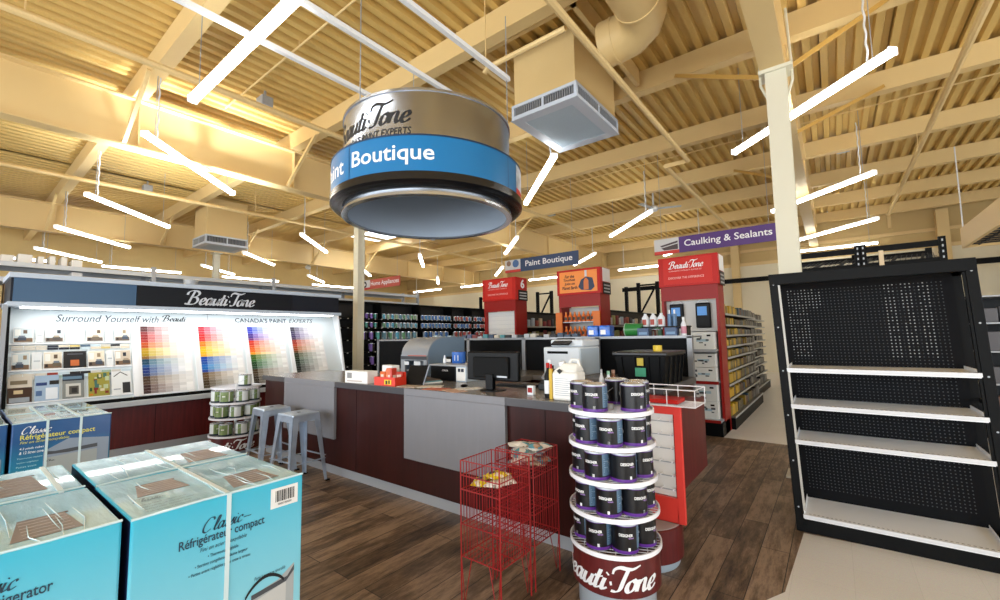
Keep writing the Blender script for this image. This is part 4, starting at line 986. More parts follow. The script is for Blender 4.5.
# printer
t = thing('printer', 'white office printer on the bench behind the counter, with grey display panel', 'printer', (-2.63, 4.86, 1.0405), R(-4))
obj('printer_body', MB().box(-.26, .26, -.24, .24, 0, .34), mat('pale_printer_plastic', '#dfe6ec', .35), t, bevel=.015)
obj('side_cover', MB().box(.2605, .266, -.22, .22, .02, .32), mat('pale_blue_printer_side', '#c3d2df', .35), t)
obj('scanner_lid', MB().box(-.20, .26, -.17, .25, .342, .43), mat('pale_printer_plastic', '#dfe6ec', .35), t, bevel=.02)
obj('display_panel', MB().prism([(-.25, .36), (-.10, .43), (-.10, .45), (-.26, .375)], -.14, .12, 'x'), DARKP, t, bevel=.004)
obj('output_slot', MB().box(-.2, .1, -.243, -.238, .26, .29), BLACKM, t)
o = on('black_speaker', 'small black box right of the printer', 'box', -1.75, 4.7, 1.0405); obj('box_body', MB().box(-.17, .12, -.1, .1, 0, .17), BLACKP, o, bevel=.025, segs=3); obj('box_slot', MB().box(-.10, .06, -.103, -.1, .06, .1), DARKP, o)
# jugs and bottles at the right end
t = on('white_jug', 'large white jug with dark cap mark at the right end of the counter', 'jug', -1.60, 2.90)
obj('jug_body', MB().box(-.105, .105, -.075, .075, 0, .215), mat('white_jug_plastic', '#e3e2dc', .4), t, bevel=.022, segs=3)
obj('jug_shoulder', MB().hexa([(-.10, -.07, .212), (.10, -.07, .212), (.10, .07, .212), (-.10, .07, .212)], [(-.03, -.03, .275), (.09, -.03, .275), (.09, .03, .275), (-.03, .03, .275)]), mat('white_jug_plastic', '#e3e2dc', .4), t, bevel=.012)
obj('jug_cap', MB().cyl((-.045, 0, .24), (-.055, -.01, .285), .026, 16), WPLAS, t, smooth=True)
obj('jug_handle', MB().tube([(.0, 0, .26), (.03, 0, .30), (.08, 0, .30), (.095, 0, .25)], .012, 8), mat('white_jug_plastic', '#e3e2dc', .4), t, smooth=True)
obj('jug_label', MB().box(-.085, .085, -.077, -.0755, .02, .19), PAPER, t)
mb = MB()
for i in range(9): mb.box(-.075, .075-.02*(i % 3), -.0785, -.0772, .04+i*.015, .045+i*.015)
obj('label_print', mb, GREYM, t); obj('label_mark', MB().prism([(-.06, .22), (-.035, .235), (-.01, .22), (-.035, .195)], -.0765, -.074, 'y'), INKB, t)
def bottle(lb, x, y, r, h, m, cap, z=Z0, lab=None, cat='bottle', nm='bottle'):
    t = thing(nm, lb, cat, (x, y, z)); obj('bottle_body', MB().lathe([(0, 0), (r, 0), (r*1.02, .01), (r, h*.62), (r*.45, h*.78), (r*.4, h*.86), (0, h*.86)], n=20), m, t, smooth=True)
    obj('cap', MB().cyl((0, 0, h*.86), (0, 0, h), r*.48, 14), cap, t, smooth=True)
    if lab: mb = MB().lathe([(r*1.03, h*.12), (r*1.03, h*.5)], n=20); obj('bottle_label', mb, lab, t, smooth=True)
    return t
bottle('dark bottle with red cap and white foot label left of the white jug', -1.80, 2.93, .03, .27, BLACKP, RED, lab=WPLAS)
bottle('dark red patterned bottle behind the first bottle left of the white jug', -1.84, 3.06, .032, .24, mat('dark_red_bottle', '#5c1a1c', .4), BLACKP, lab=mat('white_label', '#d9d5cf', .5))
o = on('yellow_tube', 'tall yellow tube standing against the left side of the white jug', 'tube', -1.735, 2.87); obj('tube_body', MB().box(-.014, .014, -.012, .012, 0, .23), mat('yellow_tube', '#c9a41e', .4), o, bevel=.004); obj('tube_cap', MB().cyl((0, 0, .23), (0, 0, .265), .009, 10), RED, o)
bottle('clear spray bottle with pale trigger left of the jug', -1.93, 3.17, .03, .28, mat('pale_bottle', '#b9c6ce', .25), WPLAS)
bottle('slim white bottle behind the can tower, left of the green-white one', -1.53, 3.32, .02, .20, WPLAS, GREYM)
bottle('green and white bottle behind the can tower', -1.46, 3.30, .025, .19, WPLAS, mat('pale_green_cap', '#8fc5a5', .4), lab=mat('green_label', '#5a9a80', .5))
bottle('brown jar with pink cap behind the can tower', -1.47, 3.42, .03, .19, mat('brown_jar', '#7a4a2c', .4), mat('tan_cap', '#a37f6a', .5), lab=mat('tan_label', '#c9a58a', .5))
# tote
t = thing('tote_box', 'black ribbed storage tote with lid at the right end of the booth', 'tote', (-1.42, 4.34, 1.0405))
obj('tote_body', MB().hexa([(-.26, -.30, 0), (.17, -.30, 0), (.17, .26, 0), (-.26, .26, 0)], [(-.29, -.33, .29), (.20, -.33, .29), (.20, .29, .29), (-.29, .29, .29)]), BLACKP, t, bevel=.012)
mb = MB()
for u in (-.20, -.08, .04, .13): mb.bar((u, -.303, .01), (u*1.08, -.335, .27), .02, .014)
for u in (-.2, -.05, .1, .22): mb.bar((.173, u, .01), (.206, u, .27), .014, .02)
obj('ribs_pattern', mb, BLACKP, t)
obj('tote_lid', MB().box(-.305, .215, -.345, .305, .28, .315), mat('tote_lid_black', '#1a1b1e', .35), t, bevel=.01)
obj('green_sticker', MB().box(-.08, .02, -.342, -.338, .09, .17), mat('green_sticker', '#2f8f6c', .5), t); obj('yellow_sticker', MB().box(-.06, .0, -.342, -.338, .19, .26), mat('yellow_sticker', '#b9a52c', .5), t)
o = thing('yellow_tape_roll', 'yellow roll standing on the lid of the black tote', 'tape', (-1.38, 4.3, 1.0405+.3155)); obj('tape_ring', MB().lathe([(.018, 0), (.042, 0), (.042, .055), (.018, .055), (.018, 0)], n=24), mat('yellow_tape', '#e0c02a', .4), o, smooth=True); obj('tape_core', MB().lathe([(.015, .002), (.018, .002), (.018, .053), (.015, .053)], n=24), mat('kraft_core', '#b99b72', .7), o, smooth=True)
# left end clutter
t = on('white_carton', 'small white carton with a printed grey square at the left end of the worktop', 'carton', -4.17, 2.86, rz=R(4)); obj('carton_body', MB().box(-.19, .19, -.07, .07, 0, .13), PAPER, t, bevel=.004); obj('printed_square', MB().box(-.15, -.07, -.0715, -.0702, .05, .11), mat('grey_print', '#8a8a8a', .6), t); obj('printed_line', MB().box(-.15, .1, -.0715, -.0702, .015, .03), mat('pale_grey_print', '#c2b5ae', .6), t)
t = on('tilted_carton', 'white carton standing behind the red candy box', 'carton', -3.86, 3.02, rz=R(-8)); obj('carton_body', MB().box(-.10, .10, -.05, .05, 0, .19), PAPER, t, bevel=.006); obj('red_corner', MB().box(.02, .101, -.052, -.0502, .05, .13), RED, t)
t = on('candy_box', 'open red and yellow box of candy on the counter edge', 'box', -3.69, 2.88, rz=R(6))
mb = MB().box(-.15, .15, -.08, -.076, 0, .085).box(-.15, -.146, -.076, .08, 0, .085).box(.146, .15, -.076, .08, 0, .085).box(-.146, .146, .076, .08, 0, .13).box(-.146, .146, -.076, .076, 0, .004)
obj('box_shell', mb, mat('red_orange_card', '#d8341c', .45), t)
obj('yellow_print', MB().box(.0, .10, -.083, -.0805, .012, .06), mat('yellow_print', '#e5c31e', .5), t); obj('black_print', MB().box(.02, .045, -.085, -.083, .015, .05).box(.06, .08, -.085, -.083, .02, .055), INKB, t)
for i, (dx, dy) in enumerate(((-.09, -.02), (-.03, .03), (.04, -.03), (.10, .03), (.0, -.01), (.09, -.03))):
    o = on('candy_packet', 'orange candy packet standing in the red candy box', 'packet', -3.69+dx, 2.88+dy, Z0+.006, R(20*i), 'packets in the candy box'); obj('packet_body', MB().box(-.04, .04, -.012, .012, 0, .13+.02*(i % 3)), mat(['orange_wrap', 'red_wrap'][i % 2], ['#dd6a2c', '#c93a26'][i % 2], .35), o, bevel=.006); obj('packet_print', MB().box(-.022, .022, -.0135, -.0122, .06, .10), mat('pale_wrap_print', '#e8d8c8', .5), o)
t = on('tablet_stand', 'black tablet with pale edge leaning right of the candy box', 'tablet', -3.50, 3.06, rz=R(20))
obj('tablet_body', MB().hexa([(-.11, -.05, 0), (.11, -.05, 0), (.11, -.03, 0), (-.11, -.03, 0)], [(-.11, .08, .19), (.11, .08, .19), (.11, .10, .185), (-.11, .10, .185)]), BLACKP, t, bevel=.003)
obj('pale_edge', MB().hexa([(.1105, -.05, 0), (.114, -.05, 0), (.114, -.03, 0), (.1105, -.03, 0)], [(.1105, .08, .19), (.114, .08, .19), (.114, .10, .185), (.1105, .10, .185)]), mat('pale_tablet_edge', '#c9d2e4', .3), t)
obj('support', MB().box(-.05, .05, -.02, .1, 0, .01), BLACKP, t)
t = on('magazine_stack', 'small stack of magazines in front of the black box unit', 'magazines', -3.55, 3.26, rz=R(-15))
for i in range(3): o = obj('magazine', MB().box(-.16+.01*i, .16-.005*i, -.11, .11-.01*i, i*.012, i*.012+.011), [PAPER, mat('teal_cover', '#5d8f96', .5), mat('brown_cover', '#54463a', .5)][i], t)
for i, (x, y, a, c, lb) in enumerate(((-2.99, 2.87, 12, '#c7694c', 'orange flyer lying at the front edge left of the monitor'), (-2.75, 2.86, -20, '#cfa58a', 'tan flyer lying between the orange flyer and the monitor foot'), (-3.18, 2.97, 35, '#d8cfc2', 'pale flyer lying behind the orange flyer on the counter'), (-3.37, 2.88, 5, '#b9a896', 'folded brown flyer lying just right of the candy box'), (-2.72, 3.03, 60, '#e3e0da', 'white sheet lying left of the mouse'))):
    o = obj('flyer', MB().box(-.12, .12, -.075, .075, 0, .002+.0008*i), mat('flyer_'+c[1:], c, .6, noise=.25, nscale=25), loc=(x, y, Z0)); o.rotation_euler = (0, 0, R(a)); tag(o, lb, 'flyer', 'flyers on the counter')

# goods on top of the partition shelf
zt = 1.4955
t = thing('blue_pack', 'blue and white shrink pack on the partition right of the printer, left one', 'pack', (-2.56, 5.40, zt)); 
def pack(t): obj('pack_body', MB().box(-.08, .08, -.08, .08, 0, .15), mat('blue_white_wrap', '#2566c8', .3, noise=.5, nscale=14), t, bevel=.02); obj('white_print', MB().box(-.05, .02, -.0815, -.0802, .03, .09), INKW, t)
pack(t); dup(t, (-2.39, 5.40, zt), 0, 'blue and white shrink pack on the partition right of the printer, right one')
t = thing('green_bucket', 'green bucket lying on the partition shelf beside the white jugs', 'bucket', (-2.02, 5.42, zt)); obj('bucket_body', MB().cyl((-.10, 0, .085), (.10, 0, .085), .085, 24, .075), mat('green_bucket', '#2f7f3c', .35), t, smooth=True); obj('bucket_lid', MB().cyl((-.11, 0, .085), (-.10, 0, .085), .088, 24), mat('pale_lid', '#a9bfae', .4), t, smooth=True)
for i, x in enumerate((-1.90, -1.80, -1.70)):
    t = thing('white_bottle', f'white jug in the row of three on the booth partition, {ORD[i]} from the left', 'jug', (x, 5.50, zt+.12), group='white jugs on the partition'); obj('bottle_body', MB().lathe([(0, 0), (.042, 0), (.045, .01), (.045, .11), (.018, .15), (.018, .165), (0, .166)], n=20), WPLAS, t, smooth=True); obj('bottle_label', MB().lathe([(.0458, .02), (.0458, .09)], n=16, a0=R(-130), a1=R(-60)), mat('red_label_strip', '#a8453a', .5), t)
o = thing('riser_shelf', 'small dark riser carrying three white jugs on the booth partition', 'riser', (-1.75, 5.5, zt)); obj('riser_board', MB().box(-.20, .38, -.09, .09, .105, .119), BLACKP, o); obj('riser_leg', MB().box(-.195, -.18, -.08, .08, 0, .105).box(.35, .37, -.08, .08, 0, .105), BLACKP, o)
t = thing('spray_can', 'blue and white spray bottle right of the three white jugs, left one', 'bottle', (-1.60, 5.5, zt+.12), group='spray bottles on the partition'); obj('can_body', MB().cyl((0, 0, 0), (0, 0, .15), .025, 14), mat('blue_bottle', '#4a6f96', .35), t, smooth=True); obj('nozzle', MB().cyl((0, 0, .15), (0, 0, .20), .01, 10), WPLAS, t)
dup(t, (-1.54, 5.5, zt+.12), 0, 'blue and white spray bottle right of the three white jugs, right one')
for i, (x, lb) in enumerate(((-1.86, 'dark blue box under the riser with white jugs'), (-1.53, 'dark blue box right of the riser with white jugs'))):
    t = thing('blue_box', lb, 'box', (x, 5.33, zt)); obj('box_body', MB().box(-.07, .07, -.06, .06, 0, .10), mat('dark_blue_box', '#27476f', .4), t, bevel=.004); obj('box_print', MB().box(-.05, .05, -.0615, -.0602, .02, .05), mat('pale_blue_print', '#6f93b8', .5), t)
bottle('white tube with pink base at the right end of the booth partition', -1.40, 5.35, .03, .22, WPLAS, WPLAS, zt, mat('pink_label', '#c98a9a', .5))
rr = random.Random(11)
for i in range(26):
    x = -5.6+i*.115
    if -2.75 < x < -2.25: continue
    c = rr.choice(['#3d4f66', '#b8bcc0', '#7d3a3a', '#4f8f96', '#23252b', '#c9c3b4', '#5a5f7a', '#9fb2bd'])
    h = rr.uniform(.03, .07)
    o = obj('small_box', MB().box(-.045, .045, -.05, .05, 0, h), mat('goods_'+c[1:], c, .5), loc=(x, 5.40, zt), bevel=.003); tag(o, 'small mixed product box in the long row along the top of the booth partition', 'box', 'small boxes on the partition')

# ------------------------------------------------------------------ empty black shelving at the right
t = thing('shelving_unit', 'tall empty black shelving unit with pegboard back and four white shelves', 'shelving', (.2, 4.35, 0))
X0, X1, YF_, YB_2, ZT = -.36, .80, 4.11, 4.56, 1.99
for x in (X0, X1-.0):
    s = 1 if x == X0 else -1
    u = MB().box(min(x, x+s*.055), max(x, x+s*.055), YF_-.0, YF_+.04, 0, ZT); up_ = obj('upright', u, BLACKM, t, world=True, bevel=.003)
    dts = MB()
    for k in range(6): dts.cyl((x+s*.028, YF_-.0025, .18+k*.345), (x+s*.028, YF_-.0002, .18+k*.345), .006, 10)
    obj('bolt_hole', dts, mat('pale_bolt', '#a9adb3', .5), up_, world=True)
    r_ = obj('rear_upright', MB().box(min(x, x+s*.05), max(x, x+s*.05), YB_2-.0, YB_2+.05, 0, ZT-.02), BLACKM, t, world=True)
    sp = MB().box(min(x, x+s*.012), max(x, x+s*.012), YF_+.04, YB_2, ZT-.07, ZT).box(min(x, x+s*.012), max(x, x+s*.012), YF_+.04, YB_2, .0, .12).box(min(x, x+s*.012), max(x, x+s*.012), YF_+.04, YB_2, 1.0, 1.03)
    obj('side_brace', sp, BLACKM, t, world=True)
    obj('inner_strip', MB().box(min(x+s*.056, x+s*.070), max(x+s*.056, x+s*.070), YF_+.01, YF_+.03, .15, ZT-.09), mat('pale_strip', '#b9b6ad', .4) if s > 0 else BLACKM, t, world=True)
obj('top_rail', MB().box(X0, X1, YF_-.004, YF_+.04, ZT-.085, ZT+.0).box(X0, X1, YB_2, YB_2+.05, ZT-.08, ZT-.02), BLACKM, t, world=True, bevel=.003)
def peg_mat():
    m = bpy.data.materials.new('black_pegboard'); m.use_nodes = True; nt = m.node_tree; b = nt.nodes['Principled BSDF']; N = nt.nodes.new; L = nt.links.new
    b.inputs['Base Color'].default_value = (*hx('#0a0b0e'), 1); b.inputs['Roughness'].default_value = .6; b.inputs['Specular IOR Level'].default_value = .1; return m
obj('pegboard_back', MB().box(X0+.05, X1-.05, YB_2-.012, YB_2, .1, ZT-.05), peg_mat(), t, world=True)
ph = MB(); n_ = 0; rp = random.Random(2)
for i in range(40):
    for j in range(66):
        x = X0+.09+i*.0245; z = .22+j*.0255
        if x > X1-.07: continue
        ph.k = 1 if (z > 1.3 and ((.06 < (x-X0) < .32 and z > 1.72) or (.72 < x-X0 < 1.0 and (i % 4 != 1)) or i < 6) and rp.random() < .8) else 0
        ph.box(x-.0036, x+.0036, YB_2-.0135, YB_2-.0122, z-.0036, z+.0036)
o = obj('peg_hole', ph, [mat('dim_peg_hole', '#3a3c40', .7), mat('painted_backlit_hole', '#a0a2a4', .7)], t, world=True); o['kind'] = 'stuff'  # paler holes: light from behind painted into their colour
SHW = mat('white_shelf_enamel', '#eff0f2', .35)
for z, d in ((1.235, .26), (.955, .28), (.685, .30), (.135, .36)):
    y0 = YF_-.005 if z > .2 else YF_-.02
    yb = YB_2-.02; y0 = min(y0, yb-d)
    sh = MB().box(X0+.06, X1-.06, y0+.012, yb, z-.004, z).box(X0+.06, X1-.06, y0, y0+.012, z-.03, z)
    sh.box(X0+.06, X0+.064, y0+.02, yb, z, z+.022).box(X1-.064, X1-.06, y0+.02, yb, z, z+.022)
    s_ = obj('shelf', sh, SHW, t, world=True)
    sl = MB()
    for k in range(39): sl.box(X0+.09+k*.026, X0+.104+k*.026, y0+.03, y0+.036, z+.0002, z+.0012)
    obj('shelf_slot', sl, mat('slot_grey', '#74787d', .6), s_, world=True)
    obj('shelf_lip', MB().box(X0+.055, X1-.055, y0-.006, y0, z-.024, z+.003), mat('shelf_lip_enamel', '#d3d5d8', .35), s_, world=True)
    for x in (X0+.07, X1-.07): obj('shelf_bracket', MB().prism([(y0+.03, z-.006), (yb, z-.006), (yb, z-.05)], x-.003, x+.003, 'x'), BLACKM, s_, world=True)
obj('kick_plate', MB().box(X0+.055, X1-.055, YF_-.0, YF_+.02, 0, .10), BLACKM, t, world=True)
for ch in t.children_recursive:                        # unit's vertices sheared sideways along X to fit the camera view
    if not ch.data.get('sheared'):
        ch.data['sheared'] = 1
        for v in ch.data.vertices: v.co.x += .035-.036*v.co.z
# black storage rack behind it
t = thing('mesh_rack', 'black storage rack with slanted wire mesh top behind the empty shelving', 'rack', (.4, 8.1, 0))
for x in (-.40, .34, .40, 1.2):
    obj('upright', MB().box(x-.035, x+.035, 7.97, 8.03, 0, 2.74), BLACKM, t, world=True); obj('upright', MB().box(x-.035, x+.035, 8.97, 9.03, 0, 2.74), BLACKM, t, world=True)
    mb = MB()
    for k in range(10): mb.box(x-.008, x+.008, 7.966, 7.9695, 2.0+k*.075, 2.03+k*.075)
    obj('slot', mb, GREYM, t, world=True)
for q in ((7.98, 8.02, 2.62, 2.70), (8.98, 9.02, 2.62, 2.70), (7.98, 8.02, 2.42, 2.47)): obj('beam', MB().box(-.4, 1.2, *q), BLACKM, t, world=True)
mb = MB()
for k in range(28): x = -.36+k*.057; mb.bar((x, 8.03, 2.47), (x+.12, 8.97, 2.66), .006)
for k in range(6): mb.bar((-.36, 8.1+k*.16, 2.49+k*.032), (1.18, 8.1+k*.16, 2.49+k*.032), .005)
obj('mesh_panel', mb, DARKP, t, world=True)
for k in range(5): x = -.2+k*.3; obj('mesh_strut', MB().bar((x, 8.03, 2.46), (x+.14, 8.97, 2.65), .03), BLACKM, t, world=True)
o = obj('wooden_stick', MB().box(.56, .61, 7.90, 7.95, 0, 2.62), mat('pale_pine', '#d9c4a0', .6), loc=(.585, 7.92, 0), world=True); tag(o, 'pale wooden batten standing up behind the empty shelving', 'batten')
# ------------------------------------------------------------------ gondola aisles with red end caps
def gondola_header(name, lb, xc, yf, w, face_fn, side='b'):
    t = thing(name, lb, 'end display', (xc, yf+.3, 0))
    x0, x1 = xc-w/2, xc+w/2
    obj('side_panel', MB().box(x0, x0+.04, yf+.01, yf+.42, .0, 2.30), DRED, t, world=True); obj('side_panel', MB().box(x1-.04, x1, yf+.01, yf+.42, .0, 2.30), DRED, t, world=True)
    h = obj('header_box', MB().box(x0-.02, x1+.02, yf-.02, yf+.40, 2.28, 2.76), RED, t, world=True, bevel=.004)
    obj('header_strip', MB().box(x0, x1, yf, yf+.02, 2.05, 2.28), DRED, t, world=True)
    face_fn(h, x0, x1, yf-.02)
    return t, x0, x1
def beauti_face(h, x0, x1, y):
    obj('header_print', MB().box(x0+.06, x1-.06, y-.005, y-.001, 2.315, 2.73), mat('header_red', '#c4261a', .45, spec=.25), h, world=True)
    letters(plane_map(script2d('Beauti.Tone', .54, .13), (x0+.14, y-.006, 2.565), (1, 0, 0), (0, 0, 1)), INKW, h)
    letters(plane_map(text2d('CANADA S PAINT EXPERTS', .50, .022, .01, .2), (x0+.15, y-.006, 2.52), (1, 0, 0), (0, 0, 1)), mat('pale_red_ink', '#f0b5ad', .5), h)
    letters(plane_map(text2d('DISCOVER THE DIFFERENCE', .54, .034, .01), (x0+.14, y-.006, 2.40), (1, 0, 0), (0, 0, 1)), mat('pale_red_ink', '#f0b5ad', .5), h)
def aisle_tab(h, x1, y, num=None):
    obj('aisle_tab', MB().box(x1+.021, x1+.026, y+.08, y+.40, 2.50, 2.75), PAPER if num is None else RED, h, world=True)
    obj('aisle_list', MB().box(x1+.021, x1+.026, y+.08, y+.42, 2.27, 2.49), BLACKP, h, world=True)
    mb = MB()
    for k in range(3): mb.box(x1+.0265, x1+.028, y+.12, y+.38, 2.30+k*.06, 2.325+k*.06)
    obj('list_print', mb, GREYM, h, world=True)
    if num: letters(plane_map(text2d(num, .14, .19, .03), (x1+.027, y+.16, 2.53), (0, 1, 0), (0, 0, 1)), INKW, h)
# end cap with the white hardware boxes
t, x0, x1 = gondola_header('end_cap', 'near red end cap with white boxed goods and two blue-fronted devices', -1.80, 7.26, .86, beauti_face)
aisle_tab([c for c in t.children if c.name.startswith('header_box')][0], x1, 7.26)
obj('back_panel', MB().box(x0+.04, x1-.04, 7.62, 7.64, .1, 2.05), mat('pale_end_panel', '#cfcdc8', .6), t, world=True)
obj('panel_front', MB().box(x0+.04, x1-.04, 7.40, 7.42, 1.55, 2.05), mat('pale_end_panel', '#cfcdc8', .6), t, world=True)
for z in (1.27, .79): 
    obj('shelf', MB().box(x0+.04, x1-.04, 7.10, 7.60, z-.02, z), GREYM, t, world=True); obj('shelf_strip', MB().box(x0+.03, x1-.03, 7.085, 7.10, z-.04, z+.005), DRED if z < 1 else GREYM, t, world=True)
obj('base_shelf', MB().box(x0+.02, x1-.02, 7.04, 7.60, .20, .23), GREYM, t, world=True); obj('base_strip', MB().box(x0+.02, x1-.02, 7.03, 7.04, .195, .235), DRED, t, world=True)
obj('base_kick', MB().box(x0+.0, x1+.0, 7.05, 7.6, 0, .195), BLACKM, t, world=True)
for i, x in enumerate((-2.02, -1.62)):
    q = thing('hanging_device', f'black packaged device with blue front hanging on the near red end cap, {["left", "right"][i]} one', 'device', (x, 7.36, 1.60), group='blue-fronted devices on the end cap')
    obj('case', MB().box(-.11, .11, -.03, .03, 0, .40), BLACKP, q, bevel=.02); obj('blue_front', MB().box(-.08, .06, -.036, -.031, .20, .34), mat('bright_blue', '#2f86d4', .35), q); obj('loop', MB().tube([(-.09, 0, .39), (-.05, 0, .44), (.05, 0, .44), (.09, 0, .39)], .008, 6), WPLAS, q)
def hw_box(lb, x, z, w, h):
    q = thing('hardware_box', lb, 'box', (x, 7.30, z), group='white boxes on the end cap'); obj('box_body', MB().box(-w/2, w/2, -.16, .16, 0, h), mat('white_box_card', '#d9dbd8', .5), q, bevel=.004)
    mb = MB(); g = random.Random(lb)
    for k in range(5): a = g.uniform(-w/2+.02, w/2-.08); b = g.uniform(.03, h-.06); mb.box(a, a+g.uniform(.02, .06), -.1625, -.1605, b, b+g.uniform(.015, .04))
    obj('box_print', mb, mat('dark_print', '#4c5156', .5), q); obj('blue_print', MB().box(-w/4, w/4, -.162, -.1605, h*.45, h*.6), mat('pale_blue_print2', '#9fbcc9', .5), q)
    obj('hand_hole', MB().box(w*.2, w*.36, -.163, -.1606, h*.75, h*.85), BLACKM, q); return q
zz = [(1.2705, .27, 'upper shelf', 2, 1), (.7905, .21, 'middle shelf', 2, 2), (.2305, .26, 'base shelf', 2, 2)]
for z, h, nm, nx, nzs in zz:
    for k in range(nzs):
        for i in range(nx): hw_box(f'white hardware box on the {nm} of the near red end cap, {["left", "right"][i]}{[" bottom", " top"][k] if nzs > 1 else ""} one', x0+.24+i*.38, z+k*h, .34, h-.005)
rr = random.Random(8)
for i in range(7):
    o = obj('green_packet', MB().box(-.03, .03, -.05, .05, 0, .13), mat('green_packet', '#2c6a42', .4), loc=(x0+.0-.06, 7.22+(i % 2)*.12, [.231, .50, .791, .98, 1.271, 1.45, 1.6][i]), bevel=.004); tag(o, 'green packet on the wing rack at the left of the near red end cap', 'packet', 'green packets beside the end cap')
q = thing('wing_rack', 'narrow grey wing rack with wire trays at the left of the near red end cap', 'rack', (x0-.07, 7.25, 0))
obj('back', MB().box(x0-.14, x0-.02, 7.45, 7.47, .0, 1.8), GREYM, q, world=True)
obj('tray', MB().box(x0-.14, x0-.02, 7.12, 7.45, .22, .23).box(x0-.14, x0-.02, 7.12, 7.45, .49, .50).box(x0-.14, x0-.02, 7.12, 7.45, .78, .79).box(x0-.14, x0-.02, 7.12, 7.45, .97, .98).box(x0-.14, x0-.02, 7.12, 7.45, 1.26, 1.27).box(x0-.14, x0-.02, 7.12, 7.45, 1.44, 1.45).box(x0-.14, x0-.02, 7.12, 7.45, 1.59, 1.6), GREYM, q, world=True)
# orange end cap
def glue_face(h, x0, x1, y):
    obj('header_print', MB().box(x0+.04, x1-.04, y-.005, y-.001, 2.32, 2.72), mat('orange_print', '#e9862b', .4), h, world=True)
    for k, s_ in enumerate(('For the', 'Toughest', 'Jobs on', 'Planet Earth')):
        letters(plane_map(text2d(s_, [.20, .25, .22, .32][k], .06, .02, .15), (x0+.10+[.06, .03, .05, 0][k], y-.006, 2.60-k*.072), (1, 0, 0), (0, 0, 1)), INKB, h)
    b = MB().lathe([(0, 0), (.06, 0), (.06, .16), (.03, .22), (.02, .25), (.02, .30), (0, .30)], n=16).xf(lambda x, y_, z: (x0+.60+x, y-.006+y_*.08, 2.36+z))
    obj('printed_bottle', b, mat('orange_bottle', '#c9661e', .4), h, world=True)
    obj('bottle_top_print', MB().box(x0+.58, x0+.62, y-.014, y-.009, 2.60, 2.72), mat('pale_cap_print', '#c6c9cc', .5), h, world=True)
    obj('black_figure_print', MB().prism([(x0+.44, 2.42), (x0+.50, 2.55), (x0+.60, 2.60), (x0+.73, 2.57), (x0+.77, 2.40), (x0+.7, 2.34), (x0+.5, 2.36)], y-.0085, y-.0055, 'y'), mat('dark_figure_print', '#23304a', .5), h, world=True)
t, x0, x1 = gondola_header('end_cap', 'middle red end cap with orange header and rows of orange glue bottles', -3.74, 7.26, .86, glue_face)
aisle_tab([c for c in t.children if c.name.startswith('header_box')][0], x1, 7.26)
obj('back_panel', MB().box(x0+.04, x1-.04, 7.60, 7.62, .1, 2.05), mat('pale_end_panel', '#cfcdc8', .6), t, world=True)
for x in (x0-.02, x1-.11): obj('orange_wing', MB().box(x, x+.13, 7.16, 7.19, .3, 1.95), mat('orange_card', '#d9701f', .5), t, world=True)
for z in (1.77, 1.50, 1.23): obj('shelf', MB().box(x0+.05, x1-.05, 7.2, 7.58, z-.015, z), GREYM, t, world=True)
p = None
for r_, z in enumerate((1.77, 1.50)):
    for i in range(7):
        lb = f'orange glue bottle on the {["upper", "lower"][r_]} row of the orange end cap, {ORD[i]} from the left'
        if p is None:
            p = thing('glue_bottle', lb, 'bottle', (0, 0, 0), group='orange glue bottles'); obj('bottle_body', MB().lathe([(0, 0), (.036, 0), (.038, .01), (.038, .10), (.016, .145), (.016, .15), (0, .15)], n=16), mat('dark_orange_bottle', '#d9691c', .35), p, smooth=True); obj('cap', MB().cyl((0, 0, .15), (0, 0, .185), .017, 10), mat('orange_cap', '#e08a3c', .4), p); obj('bottle_label', MB().lathe([(.0388, .03), (.0388, .09)], n=10, a0=R(-130), a1=R(-40)), mat('dark_orange_label', '#3b2a20', .5), p)
            p.location = (x0+.16+i*.092, 7.24, z+.0005)
        else: dup(p, (x0+.16+i*.092, 7.24, z+.0005), R(random.uniform(-20, 20)), lb)
# third end cap
t, x0, x1 = gondola_header('end_cap', 'far red end cap with a blank white back and the number 6 sign', -5.63, 7.26, .85, beauti_face)
aisle_tab([c for c in t.children if c.name.startswith('header_box')][0], x1, 7.26, '6')
obj('back_panel', MB().box(x0+.04, x1-.04, 7.36, 7.38, .1, 2.05), mat('white_end_panel', '#d9d9d6', .6), t, world=True)
mb = MB()
for k in range(6): mb.box(x0+.04, x1-.04, 7.356, 7.36, 1.5+k*.09, 1.503+k*.09)
obj('slat_line', mb, GREYM, t, world=True)
# gondola runs behind the end caps
def gondola(lb, xf, xb, y0, y1, zs, top, y_near):
    t = thing('gondola', lb, 'gondola shelving', ((xf+xb)/2, (y0+y1)/2, 0))
    obj('back_panel', MB().box(xb-.01, xb+.01, y0, y1, .15, top), mat('dark_gondola_back', '#26221f', .6), t, world=True)
    obj('base', MB().box(xb, xf+.06, y0, y1, 0, .17), BLACKM, t, world=True)
    for z, d in zs:
        obj('shelf', MB().box(xb+.01, xf-.0+d, y0, y1, z-.02, z), mat('dark_shelf', '#5a564e', .5), t, world=True); obj('price_strip', MB().box(xf+d, xf+d+.008, y0, y1, z-.026, z+.004), mat('dull_price_strip', '#a9a8a3', .5), t, world=True)
    obj('top_rail', MB().box(xb-.02, xb+.03, y0, y1, top, top+.05), BLACKM, t, world=True)
    return t
ZS = [(1.65, 0), (1.48, 0), (1.30, 0), (1.12, 0), (.91, 0), (.69, .0), (.46, .0), (.20, .06)]
gondola('long near aisle shelving stacked with yellow packaged goods, right of the near red end cap', -1.37, -1.80, 7.70, 11.0, ZS+[(1.83, 0)], 2.0, 0)
gondola('second stretch of shelving further down the aisle behind the yellow goods', -1.55, -1.80, 11.05, 14.2, ZS+[(1.83, 0)], 2.0, 0)
